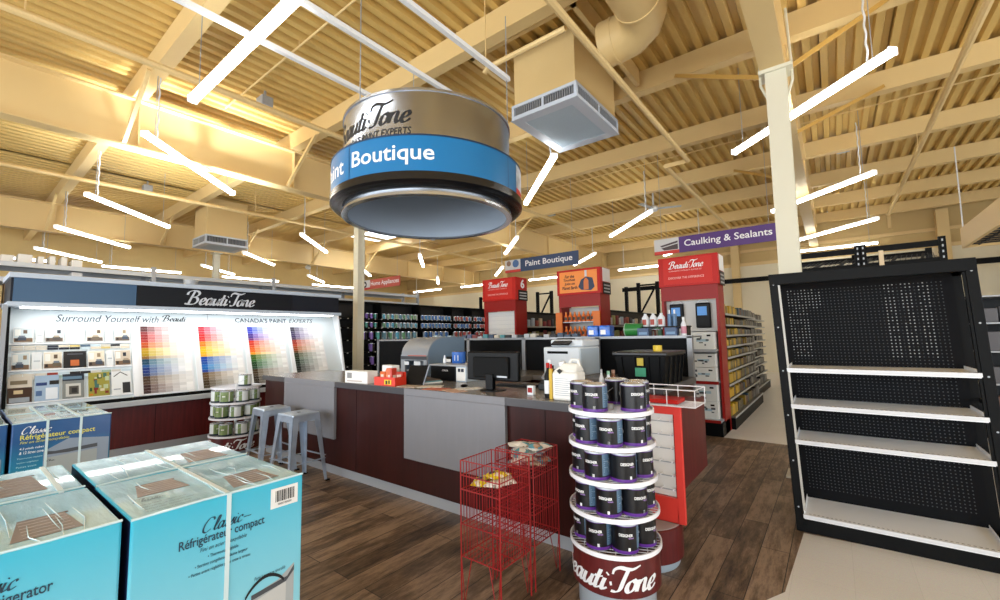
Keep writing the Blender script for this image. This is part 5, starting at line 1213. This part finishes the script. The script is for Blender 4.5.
rr = random.Random(21); SHN = ['topmost', 'second', 'third', 'fourth', 'fifth', 'sixth', 'seventh', 'eighth', 'bottom']
allz = [1.83, 1.65, 1.48, 1.30, 1.12, .91, .69, .46, .20]
base = {}
def goods(kind, c, w, d, h):
    k = (kind, c, round(w, 2), round(d, 2), round(h, 2))
    if k not in base: base[k] = MB().box(-d/2, d/2, -w/2, w/2, 0, h).mesh(kind, mat('goods_'+c[1:], c, .45), .006)
    return base[k]
def put(kind, c, w, d, h, loc, lb, cat, group):
    o = bpy.data.objects.new(kind, goods(kind, c, w, d, h)); COL.objects.link(o); o.location = loc; tag(o, lb, cat, group)
for si, z in enumerate(allz):
    y = 7.76
    zone = '#c9a21c'
    while y < 14.0:
        w = .11 if y < 11 else .22
        if rr.random() < .92 and not (10.92 < y < 11.15):
            if y < 8.9: c = rr.choice(['#a98a1c', '#b8941f', '#8f7318', '#c29a1c', '#4a3f18', '#5a5040'])
            elif y < 9.9: c = rr.choice(['#6a5d28', '#5a3722', '#2b2b2b', '#8f7318', '#274a5e'])
            else: c = rr.choice(['#5a5a57', '#8a877e', '#3f342a', '#26262a', '#77746c'])
            h = [.16, .13, .12, .13, .12, .15, .16, .16, .18][si]*rr.uniform(.75, 1.0)
            xx = (-1.47 if y < 11 else -1.66)+(.04 if si == 8 else 0)
            put('boxed_product', c, w-.01, .14, round(h, 2), (xx, y, z+.0005), f'packaged product on the {SHN[si]} shelf of the {"near" if y < 11 else "far"} aisle stretch behind the end cap', 'product', f'{"near" if y < 11 else "far"} aisle goods, {SHN[si]} shelf')
        y += w
gondola('dark shelving run with hanging goods behind the orange end cap', -3.31, -3.74, 7.7, 13.0, [(1.70, -.2), (1.40, -.1)], 1.99, 0)
gondola('dark shelving run with hanging goods behind the far red end cap', -5.2, -5.63, 7.7, 13.0, [(1.73, -.1), (1.40, -.1)], 2.03, 0)
for xf, nm in ((-3.31, 'orange'), (-5.2, 'far red')):
    for r_, z in enumerate((1.72, 1.45) if xf > -4 else (1.735, 1.45)):
        y = 7.8
        while y < 11.5:
            c = rr.choice(['#9a4a38', '#c9b088', '#3f3f45', '#a8a86a', '#d0d0d0', '#8a3a3a', '#d9c7aa', '#5a6a4a', '#b8c4d0'])
            put('hanging_packet', c, .09, .05, round(rr.uniform(.12, .2), 2), (xf-.26, y, z+.001), f'small hanging packet in the {["upper", "lower"][r_]} row behind the {nm} end cap', 'packet', f'{["upper", "lower"][r_]} packets behind the {nm} end cap'); y += rr.uniform(.12, .2)
# dark shelf of paint cans at the back left
t = thing('paint_shelf', 'long black wall shelving full of small paint cans behind the counter', 'shelving', (-9.1, 8.2, 0))
SXF, SXB = -8.92, -9.35; SY0_, SY1_ = 5.25, 11.2
obj('back_panel', MB().box(SXB-.02, SXB, SY0_, SY1_, 0, 2.44), mat('black_shelf_back', '#0b0c0e', .6), t, world=True)
obj('top_board', MB().box(SXB, SXB+.06, SY0_, SY1_, 2.38, 2.45), BLACKM, t, world=True)
SZ = [2.01, 1.79, 1.50, 1.21, .89, .55]
for z in SZ: obj('shelf', MB().box(SXB, SXF, SY0_, SY1_, z-.025, z), BLACKM, t, world=True)
for y in (SY0_, 6.75, 8.05, 9.3, 10.2, SY1_): obj('divider', MB().box(SXB, SXF-.1, y-.015, y+.015, 0, 2.42), BLACKM, t, world=True)
mb = MB()
for z in SZ:
    y = SY0_+.1
    while y < SY1_-.1: mb.box(SXF+.001, SXF+.004, y, y+.035, z-.024, z-.004); y += .19
obj('price_tag', mb, PAPER, t, world=True)
cm = {}
def small_can(c, r, h):
    k = (c, r)
    if k not in cm:
        lab = MB(); n = 14
        for i in range(n):
            a0, a1 = 2*PI*i/n, 2*PI*(i+1)/n; lab.k = 1 if 10 < i+.5 or i+.5 < 3.2 else 0
            for j, (za, zb) in enumerate(((0, .25*h), (.25*h, .9*h), (.9*h, h))):
                lab.k = 2 if j == 2 else ((1 if (i in (11, 12, 13)) else 0) if j else 1 if i in (12, 13) else 0)
                lab.quad((r*math.cos(a0), r*math.sin(a0), za), (r*math.cos(a1), r*math.sin(a1), za), (r*math.cos(a1), r*math.sin(a1), zb), (r*math.cos(a0), r*math.sin(a0), zb))
        lab.k = 2; lab.disc((0, 0, h), r, n)
        dark = c[1:] in ('a', )
        cm[k] = lab.mesh('small_paint_can', [mat('shelf_can_black', '#17171c', .3) if c in ('#8f6fd0', '#4fb0a8', '#3f8fd8') else mat('shelf_can_pale', '#c9d2d6', .35), mat('stripe_'+c[1:], c, .35), mat('tin_lid', '#c9ccd2', .25, .8)], smooth=True)
    return cm[k]
RN = ['top', 'second', 'third', 'fourth', 'fifth', 'lowest']
for si, z in enumerate(SZ):
    y = SY0_+.8; sect = 0
    while y < SY1_-.1:
        small = si < 2 or y > 6.75
        r, h = (.055, .13) if (si < 2) else ((.075, .19) if si == 2 else (.08, .20))
        if all(abs(y-q) > r+.02 for q in (6.75, 8.05, 9.3, 10.2)):
            if y < 6.75: c = rr.choice(['#8f6fd0', '#4fb0a8', '#3f8fd8', '#8f6fd0'])
            elif y < 8.05: c = rr.choice(['#5f9a6a', '#4fa8c8', '#8fb08a', '#5f8fa0'])
            elif y < 9.3: c = rr.choice(['#3f78c0', '#2f6ab0', '#4a90c8'])
            else: c = rr.choice(['#b03a34', '#a84a44', '#3f78c0'])
            if si >= 3: c = rr.choice(['#8f6fd0', '#4fb0a8', '#3f8fd8'])
            if not (si == 5 and rr.random() < .6) and not (si >= 3 and rr.random() < .25):
                o = bpy.data.objects.new('small_paint_can', small_can(c, r, h)); COL.objects.link(o); o.location = (SXF-.03-r, y, z+.0005); o.rotation_euler = (0, 0, rr.uniform(-.3, .3))
                tag(o, f'small paint can on the {RN[si]} row of the black wall shelving behind the counter', 'paint can', f'cans on the {RN[si]} row of the black shelving')
        y += 2*r+(.02 if si < 2 else .05)
# black rack uprights along the back wall
for i, (x, lb) in enumerate(((-10.9, 'black rack upright with diagonal brace left of the orange header'), (-6.1, 'black rack upright with diagonal brace between the orange and the near red header'), (-14.4, 'black rack upright above the dark paint shelf'))):
    t = thing('rack_frame', lb, 'rack', (x, 17., 0), group='black rack frames on the back wall')
    for dx in (0, .75): obj('post', MB().box(dx-.06, dx+.06, -.06, .06, 0, 3.55), BLACKM, t)
    obj('brace', MB().bar((.05, 0, 2.3), (.7, 0, 3.4), .06).bar((0, 0, 3.45), (.75, 0, 3.45), .06).bar((.05, 0, .6), (.7, 0, 1.9), .06), BLACKM, t)
t = thing('wall_rail', 'long black rail of the rack along the back wall', 'rail', (-2, 17.6, 3.3)); obj('rail_beam', MB().box(-5, 9, -.04, .04, 0, .16), BLACKM, t); obj('rail_post', MB().box(-4.9, -4.78, -.06, .06, -3.3, .2), BLACKM, t); obj('rail_post', MB().box(6.5, 6.62, -.06, .06, -3.3, .2), BLACKM, t)
# goods rack at the right edge
t = thing('wire_goods_rack', 'dark wire rack of goods at the right edge beyond the empty shelving', 'rack', (2.3, 9.2, 0))
for x in (1.62, 3.0): obj('post', MB().box(x-.03, x+.03, 8.97, 9.03, 0, 2.0), BLACKM, t, world=True); obj('post', MB().box(x-.03, x+.03, 9.47, 9.53, 0, 2.0), BLACKM, t, world=True)
for z in (.3, .75, 1.2, 1.6, 1.98): obj('shelf', MB().box(1.6, 3.02, 8.96, 9.54, z-.02, z), GREYM, t, world=True)
obj('back_panel', MB().box(1.6, 3.02, 9.54, 9.56, 0, 2.0), DARKP, t, world=True)
for si, z in enumerate((.3, .75, 1.2, 1.6)):
    for i in range(7):
        c = rr.choice(['#6a4a3c', '#b0aca4', '#4a3a34', '#8a3a30', '#d0ccc4', '#2f6a4a', '#5a5a60'])
        put('assorted_box', c, .15, .15, round(rr.uniform(.18, .30), 2), (1.75+i*.165, 9.08, z+.0005), f'assorted box on the {["lowest", "second lowest", "third", "topmost"][si]} shelf of the wire rack at the right edge', 'box', f'boxes on the right rack, {["lowest", "second lowest", "third", "topmost"][si]} shelf')

# ------------------------------------------------------------------ hanging aisle signs
def sign(lb, x0, x1, z0, z1, y, text, col, pic, tw, th):
    t = thing('aisle_sign', lb, 'sign', ((x0+x1)/2, y, z0), group='hanging aisle signs')
    obj('board', MB().box(x0, x1, y-.012, y+.012, z0, z1), mat('sign_'+col[1:], col, .45), t, world=True)
    w = .49 if pic else 0
    if pic:
        obj('picture_panel', MB().box(x0, x0+w, y-.016, y-.0122, z0+.07, z1), mat('pale_picture', '#cfcfcd', .5), t, world=True)
        obj('red_strip', MB().box(x0, x0+w, y-.016, y-.0122, z0, z0+.07), mat('sign_red_strip', '#cf3a2c', .5), t, world=True)
        if pic == 'caulk': obj('picture_shape', MB().prism([(x0+.14, z0+.13), (x0+w-.02, z0+.19), (x0+w-.02, z0+.08), (x0+.2, z0+.08)], y-.019, y-.0165, 'y').prism([(x0+.12, z0+.18), (x0+w-.02, z0+.25), (x0+w-.02, z0+.21), (x0+.15, z0+.15)], y-.021, y-.0192, 'y'), mat('dark_picture_shape', '#4a3c3e', .5), t, world=True)
        if pic == 'paint': obj('picture_shape', MB().cyl((x0+w*.7, y-.019, z0+.22), (x0+w*.7, y-.0165, z0+.22), .10, 20), mat('blue_picture_shape', '#4a6fa0', .5), t, world=True); obj('picture_dab', MB().cyl((x0+w*.25, y-.019, z0+.24), (x0+w*.25, y-.0165, z0+.24), .07, 16), mat('brown_picture_dab', '#8a6a58', .5), t, world=True)
        if pic == 'round': obj('picture_shape', MB().cyl((x0+w*.4, y-.019, z0+.18), (x0+w*.4, y-.0165, z0+.18), .11, 20), INKB, t, world=True); obj('picture_dab', MB().cyl((x0+w*.4, y-.021, z0+.18), (x0+w*.4, y-.0192, z0+.18), .05, 16), PAPER, t, world=True)
    letters(plane_map(text2d(text, tw, th, .012), (x0+w+((x1-x0-w)-tw)/2, y-.0125, z0+(z1-z0-th)/2+.0), (1, 0, 0), (0, 0, 1), .004), INKW, t)
    for x in (x0+.15, x1-.15): obj('hanging_wire', MB().cyl((x, y, z1), (x, y, 5.3), .004, 5), GREYM, t, world=True)
Yg = 9.0
sign('purple aisle sign reading Caulking & Sealants, right of the near red end cap', -2.85, -.655, 3.14, 3.46, Yg, 'Caulking & Sealants', '#4f2a74', 'caulk', 1.50, .17)
sign('dark blue aisle sign reading Paint Boutique, between the round sign and the end caps', -6.75, -4.61, 3.17, 3.50, Yg, 'Paint Boutique', '#2f4468', 'paint', 1.34, .19)
sign('red aisle sign reading Home Appliances, right of the white column', -13.13, -11.04, 3.22, 3.55, Yg, 'Home Appliances', '#c24a34', 'round', 1.50, .19)

# ------------------------------------------------------------------ round hanging drum sign
DC = (-3.65, 3.4)
t = thing('drum_sign', 'large round steel hanging sign with blue band reading Paint Boutique', 'hanging sign', (DC[0], DC[1], 2.88))
def brushed():
    m = bpy.data.materials.new('drum_brushed_steel'); m.use_nodes = True; nt = m.node_tree; b = nt.nodes['Principled BSDF']; N = nt.nodes.new; L = nt.links.new
    b.inputs['Metallic'].default_value = 1; b.inputs['Roughness'].default_value = .27; b.inputs['Base Color'].default_value = (*hx('#bcc3cd'), 1)
    tc = N('ShaderNodeTexCoord'); mp = N('ShaderNodeMapping'); mp.inputs['Scale'].default_value = (30, 30, .6); L(tc.outputs['Object'], mp.inputs[0])
    nz = N('ShaderNodeTexNoise'); nz.inputs['Scale'].default_value = 3; nz.inputs['Detail'].default_value = 3; L(mp.outputs[0], nz.inputs['Vector'])
    rp = N('ShaderNodeMapRange'); rp.inputs[3].default_value = .24; rp.inputs[4].default_value = .31; L(nz.outputs['Fac'], rp.inputs[0]); b.inputs['Anisotropic'].default_value = .6
    return m
BS = brushed(); zz0 = 2.88
def zr(z): return z-zz0
drum = obj('steel_drum', MB().lathe([(.95, zr(2.885)), (.95, zr(3.92)), (.93, zr(3.92)), (.93, zr(2.885)), (.95, zr(2.885))], n=96), BS, t, smooth=True)
obj('inner_lining', MB().lathe([(.925, zr(2.89)), (.925, zr(3.86)), (0, zr(3.86))], n=96), mat('grey_drum_lining', '#b4c2d2', .3, .2), t, smooth=True)
obj('bottom_lip', MB().lathe([(.90, zr(2.88)), (.965, zr(2.88)), (.965, zr(2.905)), (.90, zr(2.90)), (.90, zr(2.88))], n=96), mat('lip_steel', '#c3c8cf', .2, .9), t, smooth=True)
obj('top_lip', MB().lathe([(.945, zr(3.91)), (.962, zr(3.91)), (.962, zr(3.935)), (.945, zr(3.935)), (.945, zr(3.91))], n=96), mat('lip_steel', '#c3c8cf', .2, .9), t, smooth=True)
band = obj('blue_band', MB().lathe([(1.075, zr(3.06)), (1.075, zr(3.40))], n=96), mat('drum_blue', '#0f6ca3', .35, noise=.10, nscale=.8), t, smooth=True)
obj('band_edge', MB().lathe([(.95, zr(3.40)), (1.08, zr(3.40)), (1.08, zr(3.415)), (.95, zr(3.415))], n=96), mat('dark_blue_edge', '#1c3450', .4), t, smooth=True)
obj('black_ring', MB().lathe([(.955, zr(2.945)), (1.05, zr(2.955)), (1.085, zr(2.985)), (1.085, zr(3.06)), (1.06, zr(3.063))], n=96), mat('gloss_black_ring', '#101113', .25), t, smooth=True)
def dm(mb, r, th, z): return cyl_map(mb, (0, 0), r, R(th), zr(z))
WL = INKW
letters(dm(text2d('Boutique', .86, .20, .012), 1.078, -86, 3.12), WL, band, world=False)
letters(dm(text2d('Paint', .52, .165, .012), 1.078, -121, 3.145), WL, band, world=False)
obj('band_joint', dm(MB().box(0, .008, 0, .335, 0, 0), 1.077, -88.5, 3.06), mat('dark_blue_edge', '#1c3450', .4), band, fix=False)
obj('band_joint', dm(MB().box(0, .006, 0, .335, 0, 0), 1.077, 6, 3.06), mat('dark_blue_edge', '#1c3450', .4), band, fix=False)
def arc_patch(r, a0, a1, z0, z1): return MB().lathe([(r, zr(z0)), (r, zr(z1))], n=10, a0=R(a0), a1=R(a1))
obj('picture_panel', arc_patch(1.0785, 17, 40, 3.13, 3.39), mat('drum_picture', '#c9cfd6', .5, noise=.4, nscale=7), band)
obj('red_strip', arc_patch(1.0785, 17, 40, 3.065, 3.13), mat('sign_red_strip', '#cf3a2c', .5), band)
letters(dm(script2d('Beauti.Tone', 1.22, .25, .16, .05), .953, -126, 3.585), INKB, drum, world=False)
letters(dm(text2d("CANADA'S PAINT EXPERTS", .98, .075, .01, .15), .953, -112, 3.475), INKB, drum, world=False)
for a in (30, 150, 270):
    x, y = .94*math.cos(R(a)), .94*math.sin(R(a)); obj('hanging_rod', MB().cyl((x, y, zr(3.92)), (x, y, zr(5.3)), .006, 6), GREYM, t)

# ------------------------------------------------------------------ boxed refrigerators
CY1 = print_grad('cyan_carton_print', '#a9dfe8', '#30b3d1', .15, .88); TOPW = mat('wrapped_carton_top', '#a6dcf0', .2, noise=.10, nscale=7, stretch=(.6, 3, 1), bump=.5, coat=1.)
TOPP = mat('wrapped_pale_top', '#b2d8ea', .2, noise=.12, nscale=8, stretch=(.6, 3, 1), bump=.5, coat=1.)
NAVB = print_grad('blue_carton_print', '#1f8fae', '#1f4f88', .45, .75); NAVS = mat('navy_carton_side', '#1a2448', .4)
STRAP = mat('clear_white_strap', '#cfe2e4', .3)
INK2 = mat('carton_ink_dark', '#173a4e', .5)
def carton(lb, x0, x1, y0, y1, h, style, strap_y, wrinkle=True):
    """x1 is the printed front facing the aisle"""
    cx, cy = (x0+x1)/2, (y0+y1)/2
    t = thing('refrigerator_carton', lb, 'carton', (cx, cy, 0), group='boxed refrigerators')
    mb = MB(); w, d = (x1-x0)/2, (y1-y0)/2
    mb.box(-w, w, -d, d, 0, h); mb.m = [1, 2, 4, 0, 4, 0][:6]
    mb.m = [1, 2, 3, 0, 3, 0]
    fm = NAVB if style == 'blue' else CY1
    bd = obj('carton_body', mb, [fm, NAVS, TOPP if style == 'blue' else TOPW, NAVS], t, bevel=.008, fix=True)
    # loose shrink wrap creases on top
    if wrinkle:
        wr = MB(); g = random.Random(lb)
        for k in range(9):
            yy = -d+.03+(2*d-.06)*g.random(); xx = -w+.05+g.random()*(2*w-.3); l = g.uniform(.12, .4)
            wr.tube([(xx, yy, h), (xx+l*.5, yy+g.uniform(-.01, .01), h+.003), (min(w-.01, xx+l), yy+g.uniform(-.02, .02), h)], [.0008, .002, .0008], 5)
        wr.tube([(w-.004, -d, h-.002), (w-.004, -d*.3, h+.004), (w-.004, d*.4, h+.001), (w-.004, d, h+.003)], .005, 6)
        obj('plastic_wrap_crease', wr, mat('clear_wrap', '#c3dde0', .12), t, smooth=True)
    for sy in strap_y:
        s = MB().box(-w-.003, w+.003, sy-.009, sy+.009, h+.001, h+.005).box(w+.001, w+.005, sy-.008, sy+.008, .01, h+.005)
        obj('strap', s, STRAP, t)
    obj('tape_band', MB().box(-w, w, d*.0-.004, .004, h+.0005, h+.002), mat('clear_tape', '#c9dcdc', .2), t)
    return t, w, d, h, cx, cy
def front_text(t, s, x1, y, z, w, h, m, bold=.0, shear=0., script=False):
    mb = script2d(s, w, h, .12, .04) if script else text2d(s, w, h, bold, shear)
    letters(plane_map(mb, (x1+.001, y, z), (0, 1, 0), (0, 0, 1)), m, t, 'printed_text')
def top_art(t, w, d, h, x_a, x_b, y_a, y_b, cxy):
    """printed picture of a grille and lines of text on the carton top (world x,y box)"""
    cx, cy = cxy
    o = obj('printed_picture', MB().prism([(x_a-cx, y_a-cy+.03), (x_b-cx, y_a-cy), (x_b-cx, y_b-cy), (x_a-cx, y_b-cy-.02)], h+.0002, h+.0016), mat('brown_grille_print', '#7a6c65', .35, noise=.15, nscale=6), t)
    mb = MB()
    for k in range(6):
        q = x_a-cx+(x_b-x_a)*(k+.5)/6; mb.box(q-.005, q+.002, y_a-cy+.03, y_b-cy-.02, h+.0017, h+.0024)
    obj('picture_slat', mb, mat('pale_slat_glare_print', '#a39a96', .35), t)  # printed slats, paled to carry the glare stripes in their colour
    obj('picture_dark_strip', MB().box(x_a-cx-.012, x_a-cx, y_a-cy+.03, y_b-cy-.01, h+.0003, h+.0016), mat('dark_brown_print', '#5a4a44', .4), t)  # dark brown printed strip along the picture's rear edge
def top_text(t, cx, cy, h, x, y, s, w, hh, m, script=False):
    # reads left to right along +Y, letters' tops towards -X
    mb = script2d(s, w, hh, .12, .04) if script else text2d(s, w, hh)
    mb.xf(lambda a, b, c: (x-b-cx, y+a-cy, h+.0022)); obj('printed_text', mb, m, t, fix=False)
PT = mat('teal_top_ink', '#2f6b80', .5)
HB = .9
# front right box
t, w, d, h, cx, cy = carton('front cyan refrigerator carton facing the aisle, right one with a white barcode sticker', -2.61, -2.012, .445, 1.07, HB, 'cyan', [0.0])
F = -2.012
front_text(t, 'Classic', F, .665, .775, .15, .055, INK2, script=True); front_text(t, '_', F, .815, .79, .03, .003, INK2, script=False)
front_text(t, 'Réfrigérateur compact', F, .59, .727, .31, .045, INK2, .012)
front_text(t, 'Fini en acier inoxydable', F, .66, .703, .17, .02, INK2, 0, .3)
front_text(t, '• Thermostat réglable', F, .688, .674, .11, .016, INK2, .01); front_text(t, '• Section congélateur pleine largeur', F, .645, .648, .19, .016, INK2, .01); front_text(t, '• Pattes avant réglables pour mise à niveau', F, .625, .622, .22, .016, INK2, .01)
front_text(t, 'Porte à ouverture réversible', F, .865, .512, .13, .014, INK2, 0, .3)
st = obj('barcode_sticker', MB().box(F+.001, F+.0025, .925, 1.045, .785, .87), PAPER, t, world=True)
g = random.Random(1); mb = MB(); y = .945
while y < 1.025: ww = g.uniform(.0015, .005); mb.box(F+.0026, F+.0034, y, y+ww, .81, .858); y += ww+g.uniform(.0015, .004)
obj('barcode', mb, INKB, st, world=True); front_text(st, '00000 000000', F+.002, .955, .796, .06, .009, INKB)
# printed fridge corner with handle
pc = obj('printed_fridge', MB().prism([(.855, .1), (.855, .455), (.965, .475), (1.035, .52), (1.035, .1)], F+.0005, F+.0015, 'x'), mat('grey_fridge_print', '#a9adad', .4), t, world=True)
obj('printed_door', MB().prism([(.875, .1), (.875, .43), (1.0, .455), (1.0, .1)], F+.0016, F+.0022, 'x'), mat('pale_door_print', '#c3c3bf', .4), pc, world=True)
obj('printed_door_edge', MB().prism([(.855, .438), (.855, .458), (1.005, .475), (1.035, .512), (1.035, .49), (1.0, .455)], F+.0023, F+.003, 'x'), mat('dark_edge_print', '#4a4c50', .4), pc, world=True)
mb = MB(); pts = [(.83+.16*i/12, .455+.052*math.sin(PI*i/12)**.8+.012*i/12) for i in range(13)]
for i in range(12): a, b = pts[i], pts[i+1]; mb.quad((F+.0035, a[0], a[1]-.007), (F+.0035, b[0], b[1]-.007), (F+.0035, b[0], b[1]+.007), (F+.0035, a[0], a[1]+.007))
obj('printed_handle', mb, INKB, pc, world=True, fix=False)
top_art(t, w, d, h, -2.27, -2.08, .80, .99, (cx, cy)); top_art(t, w, d, h, -2.45, -2.28, .52, .70, (cx, cy))
top_text(t, cx, cy, h, -2.2, .49, 'Classic', .10, .05, PT, True)
for k in range(4): top_text(t, cx, cy, h, -2.04-.034*k, .50, 'Réfrigérateur compact acier', .17-.02*(k % 2), .024, PT)
for k in range(3): top_text(t, cx, cy, h, -2.36-.03*k, .80, 'Compact refrigerator finish', .17, .024, PT)
# behind it
t, w, d, h, cx, cy = carton('cyan refrigerator carton behind the right front one, wide strap across its top', -3.205, -2.62, .45, 1.07, HB, 'cyan', [.0])
top_art(t, w, d, h, -2.93, -2.70, .82, 1.0, (cx, cy))
for k in range(4): top_text(t, cx, cy, h, -2.66-.028*k, .50, 'Réfrigérateur compact en acier inoxydable', .30-.05*(k % 2), .022, PT)
for k in range(2): top_text(t, cx, cy, h, -2.98-.04*k, .80, 'Compact refrigerator', .18, .018, PT)
# front left box
t, w, d, h, cx, cy = carton('front cyan refrigerator carton at the left edge, seen with brown grille picture on top', -2.635, -2.03, -.20, .425, HB, 'cyan', [])
F = -2.03
front_text(t, 'Classic', F, .035, .785, .15, .055, INK2, script=True); front_text(t, 'Compact Refrigerator', F, -.04, .735, .30, .045, INK2, .012); front_text(t, 'Stainless steel finish', F, .03, .70, .17, .02, INK2, 0, .3)
top_art(t, w, d, h, -2.32, -2.10, .165, .335, (cx, cy))
for k in range(3): top_text(t, cx, cy, h, -2.1-.03*k, -.14, 'Compact refrigerator finish', .2, .024, PT)
t, w, d, h, cx, cy = carton('cyan refrigerator carton behind the left front one at the left edge', -3.24, -2.645, -.20, .42, HB, 'cyan', [.235])
top_art(t, w, d, h, -3.08, -2.75, .10, .315, (cx, cy))
# dark cartons against the display
t, w, d, h, cx, cy = carton('dark blue refrigerator carton with yellow French lettering in front of the colour display', -5.82, -5.165, .372, .965, HB, 'blue', [-.10, .10])
F = -5.165
front_text(t, 'Classic', F, .425, .81, .17, .06, INKW, script=True); front_text(t, 'Réfrigérateur compact', F, .42, .755, .44, .05, INKY, .012); front_text(t, 'Fini en acier inoxydable', F, .42, .73, .28, .026, INKY, .0, .3)
front_text(t, '4.3 pieds cubes', F, .42, .685, .135, .022, INKW, .01, .2); front_text(t, '& 12 litres cuve', F, .42, .655, .135, .022, INKW, .01, .2)
for k in range(6): front_text(t, ['Thermostat réglable', 'Section congélateur', 'Pattes avant', 'Porte réversible', 'Fini acier', 'Tablettes'][k], F, .41, .615-k*.032, [.14, .12, .11, .13, .12, .1][k], .014, mat('pale_cyan_ink', '#bfe3ea', .5))
pc = obj('printed_fridge', MB().prism([(.555, .1), (.555, .655), (.70, .735), (.955, .70), (.955, .1)], F+.0005, F+.0015, 'x'), mat('grey_blue_fridge_print', '#8f9bab', .4), t, world=True)
obj('printed_door', MB().prism([(.56, .1), (.56, .60), (.88, .615), (.88, .1)], F+.0016, F+.0024, 'x'), mat('silver_door_print', '#a5aaa8', .4), pc, world=True)
obj('printed_door_edge', MB().prism([(.56, .625), (.56, .655), (.62, .645), (.80, .655), (.88, .66), (.88, .63), (.7, .62)], F+.0025, F+.0032, 'x'), mat('dark_edge_print', '#3b4048', .4), pc, world=True)
front_text(pc, 'Classic', F+.003, .575, .57, .05, .015, INKB, script=True)
carton('dark blue refrigerator carton right behind the lettered one, against the colour display', -6.45, -5.83, .38, .97, HB, 'blue', [-.1, .1])
t, w, d, h, cx, cy = carton('dark blue refrigerator carton cut off by the left edge beside the lettered one', -5.82, -5.18, -.26, .352, HB, 'blue', [-.1, .1])
obj('printed_fridge', MB().prism([(.20, .1), (.20, .60), (.33, .64), (.33, .1)], -5.18+.0005, -5.18+.0015, 'x'), mat('grey_blue_fridge_print', '#8f9bab', .4), t, world=True)
carton('dark blue refrigerator carton behind the one cut off by the left edge', -6.45, -5.83, -.26, .35, HB, 'blue', [-.1, .1])

# ------------------------------------------------------------------ light and view
w_ = bpy.data.worlds.new('daylight'); SC.world = w_; w_.use_nodes = True
bg = w_.node_tree.nodes['Background']; bg.inputs['Color'].default_value = (.86, .93, 1., 1); bg.inputs['Strength'].default_value = WORLD
def window_light(loc, rot, sx, sy, power, col):
    l = bpy.data.lights.new('storefront_daylight', 'AREA'); l.shape = 'RECTANGLE'; l.size = sx; l.size_y = sy; l.energy = power; l.color = col
    o = bpy.data.objects.new('storefront_daylight', l); COL.objects.link(o); o.location = loc; o.rotation_euler = rot; return o
window_light((-4, YF+.1, 2.0), (R(90), 0, 0), 16, 3.4, WIN, (.90, .95, 1.))
window_light((XR-.1, 2, 2.0), (R(90), 0, R(90)), 14, 3.4, WIN*.5, (.92, .96, 1.))
SC.view_settings.view_transform = 'Standard'; SC.view_settings.look = 'None'; SC.view_settings.gamma = 1; SC.view_settings.use_curve_mapping = False
SC.view_settings.exposure = EXPO
try:
    SC.cycles.max_bounces = 7; SC.cycles.diffuse_bounces = 4; SC.cycles.glossy_bounces = 4; SC.cycles.use_denoising = True; SC.cycles.sample_clamp_indirect = 6.
except Exception: pass
